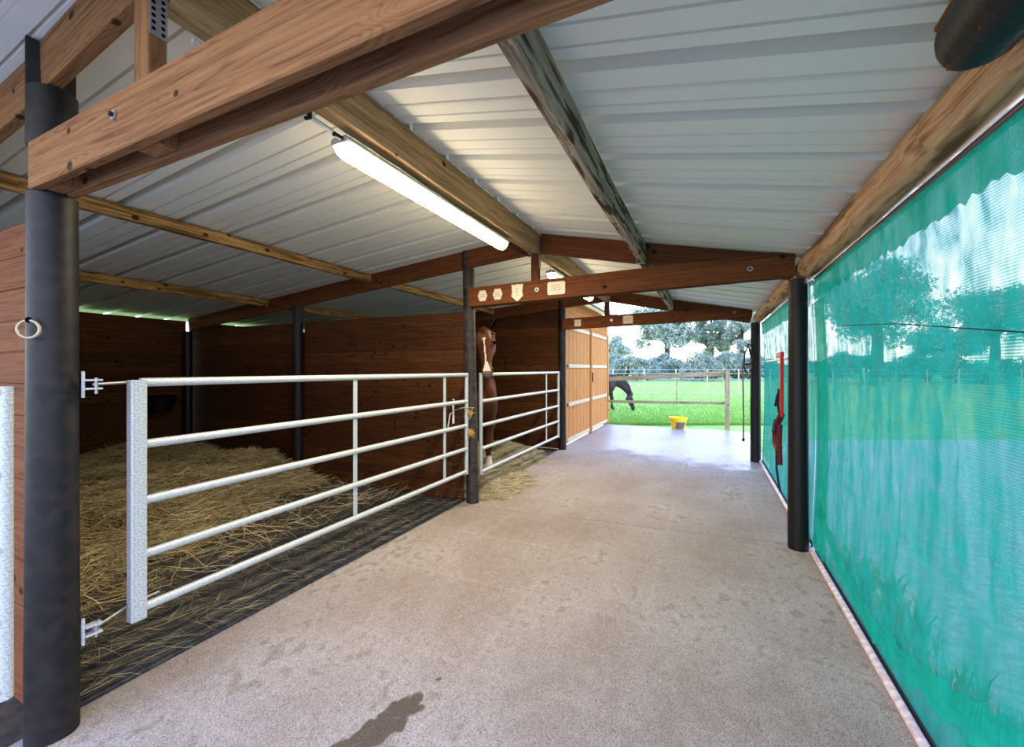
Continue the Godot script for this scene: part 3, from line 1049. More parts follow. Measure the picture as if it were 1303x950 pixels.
# ---------------------------------------------------------------- lamps
func strip_light(d0: float, d1: float, label: String) -> void:
	var x := -1.69
	var yb := 2.575
	var root := thing("strip_light", label, "lamp", V(x, yb, (d0 + d1) / 2), "twin tube strip lights under the ridge")
	var m := mb()
	m.beam(V(x, yb + 0.083, d0), V(x, yb + 0.083, d1), 0.115, 0.034, Vector3.UP, 0.012)
	obj("housing", m, M.grey_base, root)
	# diffuser: a rounded trough
	m = mb()
	var rings := []
	for e in [[0.0, 0.55], [0.02, 0.9], [0.05, 1.0], [-0.05, 1.0], [-0.02, 0.9], [0.0, 0.55]]:
		var d: float = (d0 + 0.004 + e[0]) if rings.size() < 3 else (d1 - 0.004 + e[0])
		var ring := []
		for k in 13:
			var a := PI + PI * k / 12.0
			ring.append(V(x + cos(a) * 0.052 * (0.6 + 0.4 * e[1]), yb + 0.064 + sin(a) * 0.062 * e[1], d))
		ring.reverse()
		rings.append(ring)
	m.loft(rings, false, true)
	obj("diffuser", m, M.glow, root)
	m = mb()
	for dd in [d0, d1]:
		m = mb()
		m.tube([V(x + 0.02, yb + 0.085, dd - 0.05), V(x + 0.02, yb + 0.085, dd + 0.05)], 0.012, 10)
		obj("cable_gland", m, M.black_plastic, root)
	var l := AreaLight3D.new()
	l.name = "tube_glow"
	l.area_size = Vector2(0.1, d1 - d0 - 0.1)
	l.light_color = Color(1.0, 0.92, 0.78)
	l.light_energy = 5.0
	l.area_range = 20.0
	l.area_attenuation = 2.0
	l.shadow_enabled = true
	l.rotation = Vector3(-PI / 2, 0, 0)
	root.add_child(l)
	l.position = Vector3(0, -0.006, 0)


func lamps() -> void:
	strip_light(1.56, 3.46, "long lit strip light under the ridge between near and middle trusses")
	strip_light(4.72, 6.62, "lit strip light beyond the middle truss, partly hidden by its tie")
	var m := mb()
	m.tube([V(-1.665, 2.672, 0.88), V(-1.672, 2.668, 1.5)], 0.011, 10)
	var cd := obj("conduit", m, M.white_plastic)
	tag(cd, "white conduit running along the ridge beam to the long strip light", "conduit")
	m = mb()
	m.box(V(-1.668, 2.668, 1.36), Vector3(0.03, 0.036, 0.02), 0.004)
	obj("clip", m, M.black_plastic, cd)
	m = mb()
	m.tube([V(-1.675, 2.665, 3.50), V(-1.675, 2.662, 3.8), V(-1.672, 2.668, 4.04)], 0.007, 8)
	tag(obj("cable", m, M.rope), "dark cable from the long strip light to the middle truss", "cable")


# ---------------------------------------------------------------- plaques, tack, bucket
func plaque(t: Dictionary, x: float, fy: float, outline: Array, label: String, lines: int, round_corner := false) -> void:
	var y: float = lerpf(t.bl, t.br, (x + 2.44) / 3.13) + t.h * fy
	var d := truss_d(t, x) - 0.0765
	var root := thing("plaque", label, "plaque", V(x, y - 0.05, d), "cream rosette plaques on the trusses")
	var m := mb()
	var r0 := []
	var r1 := []
	var r2 := []
	var area := 0.0
	for k in outline.size():
		var q: Array = outline[(k + 1) % outline.size()]
		area += outline[k][0] * q[1] - outline[k][1] * q[0]
	if area < 0.0: outline.reverse()
	for p in outline:
		r0.append(V(x + p[0], y + p[1], d)); r1.append(V(x + p[0], y + p[1], d - 0.005)); r2.append(V(x + p[0] * 0.9, y + p[1] * 0.9, d - 0.007))
	m.loft([r0, r1, r2], true, true)
	var o := obj("plate", m, M.cream, root)
	m = mb()
	var hw: float = absf(outline[0][0])
	for k in lines:
		var yy := y + (k - (lines - 1) / 2.0) * -0.022
		var x2 := -hw * 0.55
		while x2 < hw * 0.5:
			var l := rng.randf_range(0.006, 0.016)
			m.box(V(x + x2 + l / 2, yy + rng.randf_range(-0.003, 0.003), d - 0.0075), Vector3(l, rng.randf_range(0.004, 0.010), 0.001), 0.0)
			x2 += l + 0.005
	obj("engraving", m, M.ink, root)


func small_things() -> void:
	var hexa := [[0.058, 0.0], [0.034, 0.058], [-0.034, 0.058], [-0.058, 0.0], [-0.034, -0.058], [0.034, -0.058]]
	plaque(T2, -2.233, 0.50, hexa, "cream hexagonal plaque at the end of the row, next to the post", 2)
	plaque(T2, -2.05, 0.50, hexa, "cream hexagonal plaque second from the post on the middle truss", 3)
	plaque(T2, -1.82, 0.50, [[0.068, 0.085], [0.058, 0.0], [0.068, -0.04], [0.03, -0.075], [0.0, -0.098], [-0.03, -0.075], [-0.068, -0.04], [-0.058, 0.0], [-0.068, 0.085], [-0.03, 0.078], [0.0, 0.088], [0.03, 0.078]].slice(0, 12), "cream shield-shaped plaque on the middle truss", 4)
	plaque(T2, -1.39, 0.50, [[0.095, 0.05], [0.085, 0.066], [-0.085, 0.066], [-0.095, 0.05], [-0.095, -0.05], [-0.085, -0.066], [0.085, -0.066], [0.095, -0.05]], "cream rectangular plaque on the middle truss beside a bolt", 3)
	plaque(T3, -2.15, 0.50, [[0.06, 0.06], [-0.06, 0.06], [-0.06, -0.06], [0.06, -0.06]], "small grey-cream plaque at the post end of the far truss", 3)
	plaque(T3, -1.27, 0.50, [[0.09, 0.07], [-0.09, 0.07], [-0.09, -0.07], [0.09, -0.07]], "square cream plaque near the king post of the far truss", 2)

	# bridle and rope on the far net-side post
	var br := thing("bridle", "dark leather bridle hanging on the far net-side post", "bridle", V(0.63, 1.3, 7.75))
	var m := mb()
	var c := V(0.60, 1.60, 7.74)
	m.tube([c + Vector3(0.06, 0.22, 0), c + Vector3(0.0, 0.30, 0.01), c + Vector3(-0.05, 0.15, 0.02), c + Vector3(-0.07, -0.05, 0.02), c + Vector3(-0.02, -0.18, 0.02), c + Vector3(0.05, -0.08, 0.02), c + Vector3(0.06, 0.10, 0.01), c + Vector3(0.0, 0.26, 0.01)], 0.014, 7)
	m.tube([c + Vector3(0.0, 0.26, 0.03), c + Vector3(0.03, 0.10, 0.04), c + Vector3(0.09, -0.02, 0.03), c + Vector3(0.14, -0.05, 0.02)], 0.012, 7)
	m.tube([c + Vector3(-0.07, -0.03, 0.03), c + Vector3(0.0, -0.02, 0.045), c + Vector3(0.06, -0.0, 0.03)], 0.012, 7)
	obj("strap", m, M.leather, br)
	m = mb()
	m.tube([c + Vector3(-0.085, 0.0, 0.03), c + Vector3(-0.10, -0.03, 0.03), c + Vector3(-0.085, -0.055, 0.03), c + Vector3(-0.07, -0.03, 0.03), c + Vector3(-0.085, 0.0, 0.03)], 0.006, 6)
	obj("bit_ring", m, M.steel, br)
	m = mb()
	m.tube([c + Vector3(-0.085, -0.05, 0.03), c + Vector3(-0.075, -0.5, 0.03), c + Vector3(-0.07, -1.0, 0.02), c + Vector3(-0.072, -1.22, 0.02)], 0.012, 8)
	m.ball(c + Vector3(-0.072, -1.24, 0.02), Vector3(0.02, 0.03, 0.02), 10, 8)
	tag(obj("lead_rope", m, M.rope_tan), "tan lead rope hanging from the bridle almost to the floor", "rope")
	m = mb()
	m.tube([V(0.64, 1.89, 7.76), V(0.585, 1.90, 7.74)], 0.009, 8)
	tag(obj("hook", m, M.leather), "small dark hook holding the bridle on the far post", "hook")

	# bar, red strap and maroon halter in front of the far net
	var x := 0.72
	m = mb()
	m.tube([V(x - 0.01, 1.60, 4.265), V(x, 1.60, 6.6)], 0.012, 8)
	tag(obj("hanging_bar", m, M.pipe_pink), "pale bar along the far net holding red tack", "bar")
	var rs := thing("red_bracket", "long red strap bracket hanging against the far net beside the black post", "bracket", V(0.66, 0.95, 4.9))
	m = mb()
	m.beam(V(0.665, 1.03, 4.87), V(0.665, 1.66, 4.87), 0.045, 0.03, Vector3(1, 0, 0), 0.006)
	obj("strap", m, M.red, rs)
	m = mb()
	m.beam(V(0.68, 1.645, 5.25), V(0.672, 1.645, 4.88), 0.03, 0.05, Vector3.UP, 0.006)
	obj("arm", m, M.red, rs)
	m = mb()
	m.tube([V(0.655, 1.30, 4.98), V(0.65, 1.14, 5.0), V(0.66, 1.05, 4.99)], 0.012, 8)
	m.tube([V(0.65, 1.24, 5.02), V(0.645, 1.12, 5.14)], 0.013, 8)
	obj("buckle_strap", m, M.rope, rs)
	var hl := thing("halter", "maroon padded halter with a black lead rope against the far net", "halter", V(0.66, 0.5, 5.0))
	m = mb()
	m.tube([V(0.665, 1.05, 4.885), V(0.645, 0.95, 5.0), V(0.64, 0.85, 5.1), V(0.64, 0.74, 5.08), V(0.645, 0.70, 4.98), V(0.65, 0.72, 4.92)], 0.03, 10)
	m.tube([V(0.655, 0.95, 4.9), V(0.65, 0.76, 4.91), V(0.655, 0.55, 4.90)], 0.022, 10)
	m.tube([V(0.64, 0.74, 5.10), V(0.64, 0.71, 5.17)], [0.03, 0.012], 10)
	obj("band", m, M.maroon, hl)
	m = mb()
	m.tube([V(0.645, 0.98, 5.02), V(0.63, 0.86, 5.06), V(0.64, 0.90, 4.96)], 0.028, 9)
	obj("pad", m, M.rope, hl)
	m = mb()
	m.tube([V(0.64, 0.72, 5.04), V(0.64, 0.5, 5.02), V(0.645, 0.38, 4.95), V(0.65, 0.30, 4.86)], 0.01, 8)
	obj("lead", m, M.rope, hl)

	# hay tufts stuck at the latch post
	for k in 2:
		var y: float = [1.02, 0.80][k]
		m = mb()
		for j in 60:
			var p := V(-2.36 + rng.randf_range(-0.02, 0.02), y + rng.randf_range(-0.02, 0.02), 4.0 + rng.randf_range(-0.02, 0.02))
			var q := p + Vector3(rng.randf_range(-1, 1), rng.randf_range(-1, 1), rng.randf_range(-0.5, 1.0)).normalized() * rng.randf_range(0.03, 0.075)
			m.tube([p, (p + q) / 2 + Vector3(0, 0.006, 0), q], 0.0022, 3)
		var hm: StandardMaterial3D = M.get("tuft")
		if hm == null:
			hm = plain(Color(0.78, 0.66, 0.36), 0.9)
			M.tuft = hm
		tag(obj("hay_tuft", m, hm), ["larger hay tuft caught on the middle post by the latch", "smaller hay tuft on the middle post below the other"][k], "hay", "", "")

	# feed bowl on the back wall
	var fb := thing("feed_manger", "black corner feed manger on the dark back wall", "manger", V(-7.6, 0.85, 3.55))
	m = mb()
	m.lathe(V(-7.6, 0.85, 3.55), [[0.0, 0.0], [0.16, 0.0], [0.23, 0.22], [0.25, 0.24], [0.24, 0.245], [0.215, 0.22], [0.15, 0.02], [0.0, 0.02]], 28)
	obj("bowl", m, M.black_plastic, fb)
	m = mb()
	m.beam(V(-7.88, 0.98, 3.55), V(-7.80, 0.98, 3.55), 0.3, 0.1)
	obj("bracket", m, M.black_plastic, fb)

	# yellow bucket on the far edge of the concrete
	var bk := thing("bucket", "yellow bucket smeared with mud at the far edge of the concrete", "bucket", V(-0.66, 0, 11.33))
	m = mb()
	m.lathe(V(-0.66, 0, 11.33), [[0.0, 0.003], [0.15, 0.003], [0.205, 0.27], [0.22, 0.27], [0.22, 0.29], [0.195, 0.29], [0.145, 0.02], [0.0, 0.02]], 30)
	obj("tub", m, M.yellow, bk)
	m = mb()
	var rings := []
	for k in 5:
		var y := 0.01 + k * 0.045
		var ring := []
		for j in 9:
			var a := deg_to_rad(60.0) + (j - 3.2 + sin(k * 1.7) * 0.5) * 0.17
			ring.append(V(-0.66, 0, 11.33) + Vector3(cos(a) * (0.153 + y * 0.205), y, sin(a) * (0.153 + y * 0.205)))
		rings.append(ring)
	m.loft(rings, true, false, false)
	obj("mud_smear", m, M.mud, bk)
	m = mb()
	var arc := []
	for k in 15:
		var a := PI * k / 14.0
		arc.append(V(-0.66, 0.27, 11.33) + Vector3(cos(a) * 0.222, -sin(a) * 0.10, sin(a) * 0.19))
	m.tube(arc, 0.005, 6)
	obj("handle", m, M.steel, bk)


# ---------------------------------------------------------------- straw
func blade_mesh() -> ArrayMesh:
	var m := MB.new()
	m.uo = Vector2.ZERO
	m.tube([Vector3(-0.5, 0, 0), Vector3(-0.17, 0.05, 0.04), Vector3(0.2, 0.045, -0.03), Vector3(0.5, -0.01, 0.05)], [0.012, 0.014, 0.013, 0.008], 3, false)
	return m.mesh(Vector3.ZERO)


func scatter(called: String, parent: Node, mesh: Mesh, mat: Material, xf: Array, cols: Array) -> MultiMeshInstance3D:
	var mm := MultiMesh.new()
	mm.transform_format = MultiMesh.TRANSFORM_3D
	mm.use_colors = true
	mm.mesh = mesh
	mm.instance_count = xf.size()
	for k in xf.size():
		mm.set_instance_transform(k, xf[k])
		mm.set_instance_color(k, cols[k])
	var o := MultiMeshInstance3D.new()
	o.name = numbered(called) if parent == self else called
	o.multimesh = mm
	o.material_override = mat
	parent.add_child(o, true)
	o.set_meta("kind", "stuff")
	return o


func bed_height(x: float, d: float) -> float:
	# deep litter banked towards the back wall
	var edge := -3.50 - 0.36 * (d - 1.5) + 0.12 * sin(d * 3.3) + 0.06 * sin(d * 7.1)
	var s := clampf((edge - x) / 1.3, 0.0, 1.0)
	var far := clampf((4.02 - d) / 0.35, 0.0, 1.0)
	return (s * s * (3 - 2 * s)) * 0.26 * (0.65 + 0.35 * far) + (0.05 * sin(x * 3.1 + d * 1.7) + 0.05 * sin(x * 6.3 - d * 4.0) + 0.03 * sin(x * 12.0 + d * 8.0)) * s


func bed2_height(x: float, d: float) -> float:
	var e := clampf((-2.05 - 0.22 * (d - 4.2) + 0.1 * sin(d * 3.0) - x) / 0.7, 0.0, 1.0)
	var f := clampf((7.3 - d) / 0.8, 0.0, 1.0) * clampf((d - 4.16) / 0.5, 0.0, 1.0)
	return e * f * (0.20 + 0.045 * sin(x * 4.0 + d * 3.0) + 0.02 * sin(x * 11.0 - d * 9.0))


func heap(x0: float, x1: float, d0: float, d1: float, hf: Callable, thresh: float) -> MB:
	var m := MB.new()
	var nx := int((x1 - x0) / 0.08)
	var nd := int((d1 - d0) / 0.08)
	var f := noise(501, 6.0, 3)
	var P := func(a: int, b: int) -> Vector3:
		var x := lerpf(x0, x1, float(a) / nx)
		var d := lerpf(d0, d1, float(b) / nd)
		var h: float = hf.call(x, d)
		return V(x, h + f.get_noise_2d(x, d) * 0.03 * clampf(h * 10, 0, 1) - 0.004, d)
	for a in nx:
		for b in nd:
			var p: Vector3 = P.call(a, b)
			var q: Vector3 = P.call(a + 1, b)
			var r: Vector3 = P.call(a + 1, b + 1)
			var s: Vector3 = P.call(a, b + 1)
			if maxf(maxf(p.y, q.y), maxf(r.y, s.y)) > thresh:
				m.quad(p, q, r, s)
	return m


func lay(xf: Array, cols: Array, x: float, y: float, d: float, l: float, thick: float, tilt: float, bright: float) -> void:
	var yaw := sin(x * 2.6 + d * 2.1) * 2.2 + cos(d * 3.7 - x * 1.9) * 1.6 + rng.randfn(0.0, 0.6)
	var b := Basis(Vector3.UP, yaw) * Basis(Vector3(0, 0, 1), rng.randf_range(-tilt, tilt)) * Basis(Vector3(1, 0, 0), rng.randf() * TAU)
	b = b * Basis.from_scale(Vector3(l, l * 0.7, l * 0.7) if thick == 1.0 else Vector3(l, l * thick, l * thick))
	xf.append(Transform3D(b, V(x, y, d)))
	var c := Color(0.36, 0.27, 0.12).lerp(Color(0.72, 0.60, 0.34), rng.randf())
	if rng.randf() < 0.32: c = c * 0.42
	cols.append(c * bright)


func straw() -> void:
	# rubber mat with ribs along the aisle
	var m := mb()
	var x := -4.9
	var top := []
	while x < -2.535:
		top.append([x, 0.007]); top.append([x + 0.012, 0.007]); top.append([x + 0.015, 0.015]); top.append([x + 0.027, 0.015])
		x += 0.030
	top.append([x, 0.007])
	for k in range(top.size() - 1):
		m.quad(V(top[k][0], top[k][1], 0.86), V(top[k + 1][0], top[k + 1][1], 0.86), V(top[k + 1][0], top[k + 1][1], 4.09), V(top[k][0], top[k][1], 4.09))
	m.quad(V(x, -0.005, 0.86), V(x, -0.005, 4.09), V(x, 0.007, 4.09), V(x, 0.007, 0.86))
	m.quad(V(-4.9, -0.005, 0.86), V(x, -0.005, 0.86), V(x, 0.007, 0.86), V(-4.9, 0.007, 0.86))
	tag(obj("rubber_mat", m, M.rubber), "black ribbed rubber mat along the front of the near stall", "mat")
	m = mb()
	m.beam(V(-5.0, 0.0, 5.7), V(-2.55, 0.0, 5.7), 3.0, 0.03)
	tag(obj("rubber_mat", m, M.rubber), "black rubber mat under the hay in the horse's stall", "mat")

	var blade := blade_mesh()
	var bed := thing("straw_bed", "deep bed of straw banked at the back of the near stall", "straw", V(-5.8, 0, 2.4), "", "stuff")
	obj("litter", heap(-7.85, -3.2, 0.86, 4.08, bed_height, 0.004), M.hay_base, bed)
	var xf := []
	var cols := []
	for k in 30000:
		var px := -3.3 - pow(rng.randf(), 1.2) * 4.5
		var pd := rng.randf_range(0.9, 4.05)
		var h := bed_height(px, pd)
		if h < 0.012 and rng.randf() > 0.05:
			continue
		lay(xf, cols, px, h + rng.randf_range(0.0, 0.03) + 0.022, pd, rng.randf_range(0.16, 0.40), 0.6, 0.4, 1.3)
	var s := scatter("stalks", bed, blade, M.straw, xf, cols)
	s.position = -bed.position
	xf = []; cols = []
	for k in 2600:   # loose straw on the mat
		var pd := rng.randf_range(0.9, 4.0)
		var px := -2.56 - absf(rng.randfn(0.0, 0.8))
		if pd < 1.7: px = -2.56 - rng.randf() * 1.2
		elif rng.randf() < 0.65: continue
		lay(xf, cols, px, 0.019 + rng.randf() * 0.008, pd, rng.randf_range(0.05, 0.22), 0.45, 0.05, 0.95)
	var l := scatter("loose_straw", self, blade, M.straw, xf, cols)
	tag(l, "loose straw strewn over the black rubber mat", "straw", "", "stuff")

	var bed2 := thing("hay_pile", "pale hay under and in front of the horse's gate", "hay", V(-3.0, 0, 5.4), "", "stuff")
	obj("litter", heap(-4.8, -1.95, 4.22, 7.4, bed2_height, 0.004), M.hay_pale, bed2)
	xf = []; cols = []
	for k in 24000:
		var px := -1.85 - rng.randf() * 2.6
		var pd := rng.randf_range(4.2, 7.4)
		var h := bed2_height(px, pd)
		if h < 0.01:
			if rng.randf() > 0.22 or pd > 6.4 or px > -2.12 + 0.2 * sin(pd * 4.0) - 0.12 * (pd - 4.2): continue
		lay(xf, cols, px, h + rng.randf_range(0.004, 0.03), pd, rng.randf_range(0.10, 0.26), 0.75, 0.4 if h > 0.03 else 0.08, 1.4)
		cols[-1] = cols[-1].lerp(Color(0.62, 0.56, 0.42), 0.45) * (0.5 if rng.randf() < 0.3 else 1.0)
	s = scatter("stalks", bed2, blade, M.straw, xf, cols)
	s.position = -bed2.position
	xf = []; cols = []
	for k in 3200:   # bits on the concrete
		var pd := 0.9 + pow(rng.randf(), 1.4) * 7.0
		var px := rng.randf_range(-2.45, 0.7)
		lay(xf, cols, px, 0.004, pd, rng.randf_range(0.012, 0.06), 0.7, 0.03, 1.0 if rng.randf() < 0.45 else 0.3)
	l = scatter("straw_bits", self, blade, M.straw, xf, cols)
	tag(l, "small bits of straw and chaff scattered on the concrete aisle", "straw", "", "stuff")


# ---------------------------------------------------------------- horses
# bones: [a, b, ra, rb]. Smooth union of tapered capsules, meshed as surface nets.
func flesh(bones: Array, cell: float, k: float, paint: Callable, out: MB) -> void:
	var lo := Vector3.ONE * 1e9
	var hi := -lo
	for b in bones:
		var r := Vector3.ONE * (maxf(b[2], b[3]) + cell * 3)
		lo = lo.min(b[0] - r).min(b[1] - r)
		hi = hi.max(b[0] + r).max(b[1] + r)
	var nx := int((hi.x - lo.x) / cell) + 2
	var ny := int((hi.y - lo.y) / cell) + 2
	var nz := int((hi.z - lo.z) / cell) + 2
	var f := PackedFloat32Array()
	f.resize(nx * ny * nz)
	var pad := maxf(cell * 2.5, 4.0 / k)
	for b in bones:
		var a0: Vector3 = b[0]
		var ab: Vector3 = b[1] - b[0]
		var ll := maxf(ab.length_squared(), 1e-9)
		var r := Vector3.ONE * (maxf(b[2], b[3]) + pad)
		var p0: Vector3 = (a0.min(b[1]) - r - lo) / cell
		var p1: Vector3 = (a0.max(b[1]) + r - lo) / cell
		for z in range(maxi(0, int(p0.z)), mini(nz, int(p1.z) + 2)):
			for y in range(maxi(0, int(p0.y)), mini(ny, int(p1.y) + 2)):
				var row := (z * ny + y) * nx
				for x in range(maxi(0, int(p0.x)), mini(nx, int(p1.x) + 2)):
					var p := lo + Vector3(x, y, z) * cell - a0
					var t := clampf(p.dot(ab) / ll, 0.0, 1.0)
					var d: float = (p - ab * t).length() - lerpf(b[2], b[3], t)
					if d < pad:
						f[row + x] += exp(-k * d)
	# inside where the sum exceeds 1
	var id := PackedInt32Array()
	id.resize(nx * ny * nz)
	id.fill(-1)
	var base := out.v.size()
	var sx := 1
	var sy := nx
	var sz := nx * ny
	var corner := [0, sx, sy, sx + sy, sz, sx + sz, sy + sz, sx + sy + sz]
	var edges := [[0, 1], [2, 3], [4, 5], [6, 7], [0, 2], [1, 3], [4, 6], [5, 7], [0, 4], [1, 5], [2, 6], [3, 7]]
	for z in nz - 1:
		for y in ny - 1:
			for x in nx - 1:
				var at := (z * ny + y) * nx + x
				var mask := 0
				for c in 8:
					if f[at + corner[c]] > 1.0: mask |= 1 << c
				if mask == 0 or mask == 255: continue
				var sum := Vector3.ZERO
				var cnt := 0
				for e in edges:
					var i0: bool = (mask >> e[0]) & 1
					var i1: bool = (mask >> e[1]) & 1
					if i0 != i1:
						var g0 := log(maxf(f[at + corner[e[0]]], 1e-4))
						var g1 := log(maxf(f[at + corner[e[1]]], 1e-4))
						var t := clampf(g0 / (g0 - g1), 0.0, 1.0)
						var q0 := Vector3(e[0] & 1, (e[0] >> 1) & 1, e[0] >> 2)
						var q1 := Vector3(e[1] & 1, (e[1] >> 1) & 1, e[1] >> 2)
						sum += q0.lerp(q1, t)
						cnt += 1
				var p := lo + (Vector3(x, y, z) + sum / cnt) * cell
				var g := Vector3.ZERO
				for c in 8:
					var l := log(maxf(f[at + corner[c]], 1e-4))
					g += Vector3((c & 1) * 2 - 1, ((c >> 1) & 1) * 2 - 1, (c >> 2) * 2 - 1) * l
				out.col = paint.call(p)
				id[at] = out.vert(p, -g.normalized(), Vector2.ZERO)
	for z in range(1, nz - 1):
		for y in range(1, ny - 1):
			for x in range(1, nx - 1):
				var at := (z * ny + y) * nx + x
				if id[at] < 0: continue
				var s0 := f[at] > 1.0
				for ax in 3:
					var st: int = [sx, sy, sz][ax]
					if (f[at + st] > 1.0) == s0: continue
					var u: int = [sy, sz, sx][ax]
					var w: int = [sz, sx, sy][ax]
					var q := [id[at], id[at - u], id[at - u - w], id[at - w]]
					if q[1] < 0 or q[2] < 0 or q[3] < 0: continue
					if s0: q.reverse()
					out.i.append_array([q[0], q[1], q[2], q[0], q[2], q[3]])


func hframe(poll: Vector3, muzzle: Vector3, fwd: Vector3) -> Array:
	var f := (muzzle - poll).normalized()
	var s := f.cross(fwd).normalized()
	var n := s.cross(f).normalized()
	if n.dot(fwd) < 0: n = -n
	return [poll, f, n, s, (muzzle - poll).length()]


func hp(h: Array, t: float, n: float, s: float) -> Vector3:
	var k: float = h[4] / 0.56
	return h[0] + h[1] * (t * h[4]) + h[2] * (n * k) + h[3] * (s * k * 1.34)


func head_bones(h: Array) -> Array:
	var k: float = h[4] / 0.56
	var o := []
	var A := func(a: Vector3, b: Vector3, ra: float, rb: float) -> void: o.append([a, b, ra * k * 1.16, rb * k * 1.16])
	A.call(hp(h, 0.03, -0.09, 0), hp(h, 0.30, -0.085, 0), 0.078, 0.085)
	A.call(hp(h, 0.10, -0.035, 0), hp(h, 0.38, -0.035, 0), 0.045, 0.05)
	for s in [-1, 1]:
		A.call(hp(h, 0.27, -0.055, 0.060 * s), hp(h, 0.33, -0.05, 0.058 * s), 0.042, 0.036)
		A.call(hp(h, 0.22, -0.16, 0.045 * s), hp(h, 0.42, -0.15, 0.042 * s), 0.068, 0.056)
		A.call(hp(h, 0.42, -0.07, 0.035 * s), hp(h, 0.70, -0.06, 0.020 * s), 0.045, 0.036)
		A.call(hp(h, 0.45, -0.145, 0.028 * s), hp(h, 0.86, -0.095, 0.014 * s), 0.042, 0.028)
		A.call(hp(h, 0.92, -0.035, 0.034 * s), hp(h, 0.96, -0.05, 0.036 * s), 0.026, 0.024)
	A.call(hp(h, 0.32, -0.045, 0), hp(h, 0.86, -0.038, 0), 0.056, 0.036)
	A.call(hp(h, 0.84, -0.055, 0), hp(h, 0.97, -0.065, 0), 0.050, 0.048)
	A.call(hp(h, 0.98, -0.055, 0), hp(h, 1.0, -0.085, 0), 0.034, 0.03)
	A.call(hp(h, 0.93, -0.105, 0), hp(h, 0.97, -0.105, 0), 0.032, 0.03)
	return o


# a leg from hip or elbow down: joints with radii; returns bones
func chain(p: Array) -> Array:
	var o := []
	for k in range(p.size() - 1):
		o.append([p[k][0], p[k + 1][0], p[k][1], p[k + 1][1]])
	return o


func ear(m: MB, root: Vector3, tip: Vector3, face: Vector3, w: float) -> void:
	var ax := (tip - root).normalized()
	var s := ax.cross(face).normalized()
	var rings := []
	for k in 7:
		var t := k / 6.0
		var hw: float = w * [0.55, 0.85, 1.0, 0.92, 0.7, 0.4, 0.06][k]
		var c := root.lerp(tip, t)
		var ring := []
		for j in 10:
			var a := TAU * j / 10
			var dep := -0.35 if sin(a) > 0 else 0.75
			ring.append(c + s * cos(a) * hw - face * (dep * absf(sin(a)) * hw * 0.7))
		rings.append(ring)
	m.loft(rings, false, true)


func horse_parts(root: Node3D, h: Array, ear_dirs: Array, col: Color, hair: Material, mane: Array, eyes := true) -> void:
	var k: float = h[4] / 0.56
	for s in [0, 1]:
		var m := MB.new()
		m.col = col
		var sg := -1 if s == 0 else 1
		var r := hp(h, -0.03, -0.045, 0.062 * sg)
		ear(m, r, r + ear_dirs[s] * 0.19 * k, h[2], 0.030 * k)
		local("ear", m, M.horse, root)
	for s in [-1, 1]:
		var m := MB.new()
		m.ball(hp(h, 0.30, -0.030, 0.088 * s), Vector3.ONE * 0.024 * k, 14, 10)
		local("eye", m, M.eye, root)
		m = MB.new()
		m.ball(hp(h, 0.945, -0.022, 0.048 * s), Vector3.ONE * 0.0125 * k, 10, 8)
		local("nostril", m, M.horn, root)
	var m := MB.new()
	var fl := MB.new()
	for p in mane:
		(fl if p.size() > 2 else m).tube(p[0], p[1], 5)
	local("mane", m, hair, root)
	if fl.v.size():
		local("forelock", fl, hair, root)


# mesh given in the root's own axes
func local(called: String, m: MB, mat: Material, root: Node3D) -> MeshInstance3D:
	var o := MeshInstance3D.new()
	o.name = called
	o.mesh = m.mesh(Vector3.ZERO)
	o.material_override = mat
	root.add_child(o, true)
	return o


func horse_body(bones: Array) -> void:
	# trunk, x forward, y up; chest front near x = 0
	bones.append([Vector3(-0.28, 1.08, 0), Vector3(-0.75, 1.06, 0), 0.27, 0.31])
	bones.append([Vector3(-0.75, 1.06, 0), Vector3(-1.30, 1.14, 0), 0.31, 0.27])
	bones.append([Vector3(-0.30, 1.30, 0), Vector3(-0.62, 1.33, 0), 0.13, 0.13])
	for s in [-1, 1]:
		bones.append([Vector3(-0.10, 1.14, 0.13 * s), Vector3(-0.12, 0.90, 0.15 * s), 0.15, 0.14])
		bones.append([Vector3(-0.25, 1.22, 0.16 * s), Vector3(-0.14, 0.98, 0.18 * s), 0.12, 0.11])
		bones.append([Vector3(-1.42, 1.22, 0.13 * s), Vector3(-1.52, 1.02, 0.15 * s), 0.20, 0.19])
	bones.append([Vector3(-0.05, 1.02, 0), Vector3(-0.10, 0.86, 0), 0.16, 0.13])
	bones.append([Vector3(-1.30, 1.30, 0), Vector3(-1.60, 1.24, 0), 0.15, 0.13])


func foreleg(s: float, dx := 0.0) -> Array:
	return chain([[Vector3(-0.16, 0.92, 0.17 * s), 0.11], [Vector3(-0.14 + dx * 0.5, 0.70, 0.175 * s), 0.085], [Vector3(-0.13 + dx, 0.48, 0.17 * s), 0.056], [Vector3(-0.125 + dx, 0.43, 0.17 * s), 0.056], [Vector3(-0.13 + dx, 0.36, 0.17 * s), 0.042], [Vector3(-0.13 + dx, 0.17, 0.17 * s), 0.036], [Vector3(-0.125 + dx, 0.13, 0.17 * s), 0.044], [Vector3(-0.09 + dx, 0.065, 0.17 * s), 0.042], [Vector3(-0.075 + dx, 0.035, 0.17 * s), 0.056]])


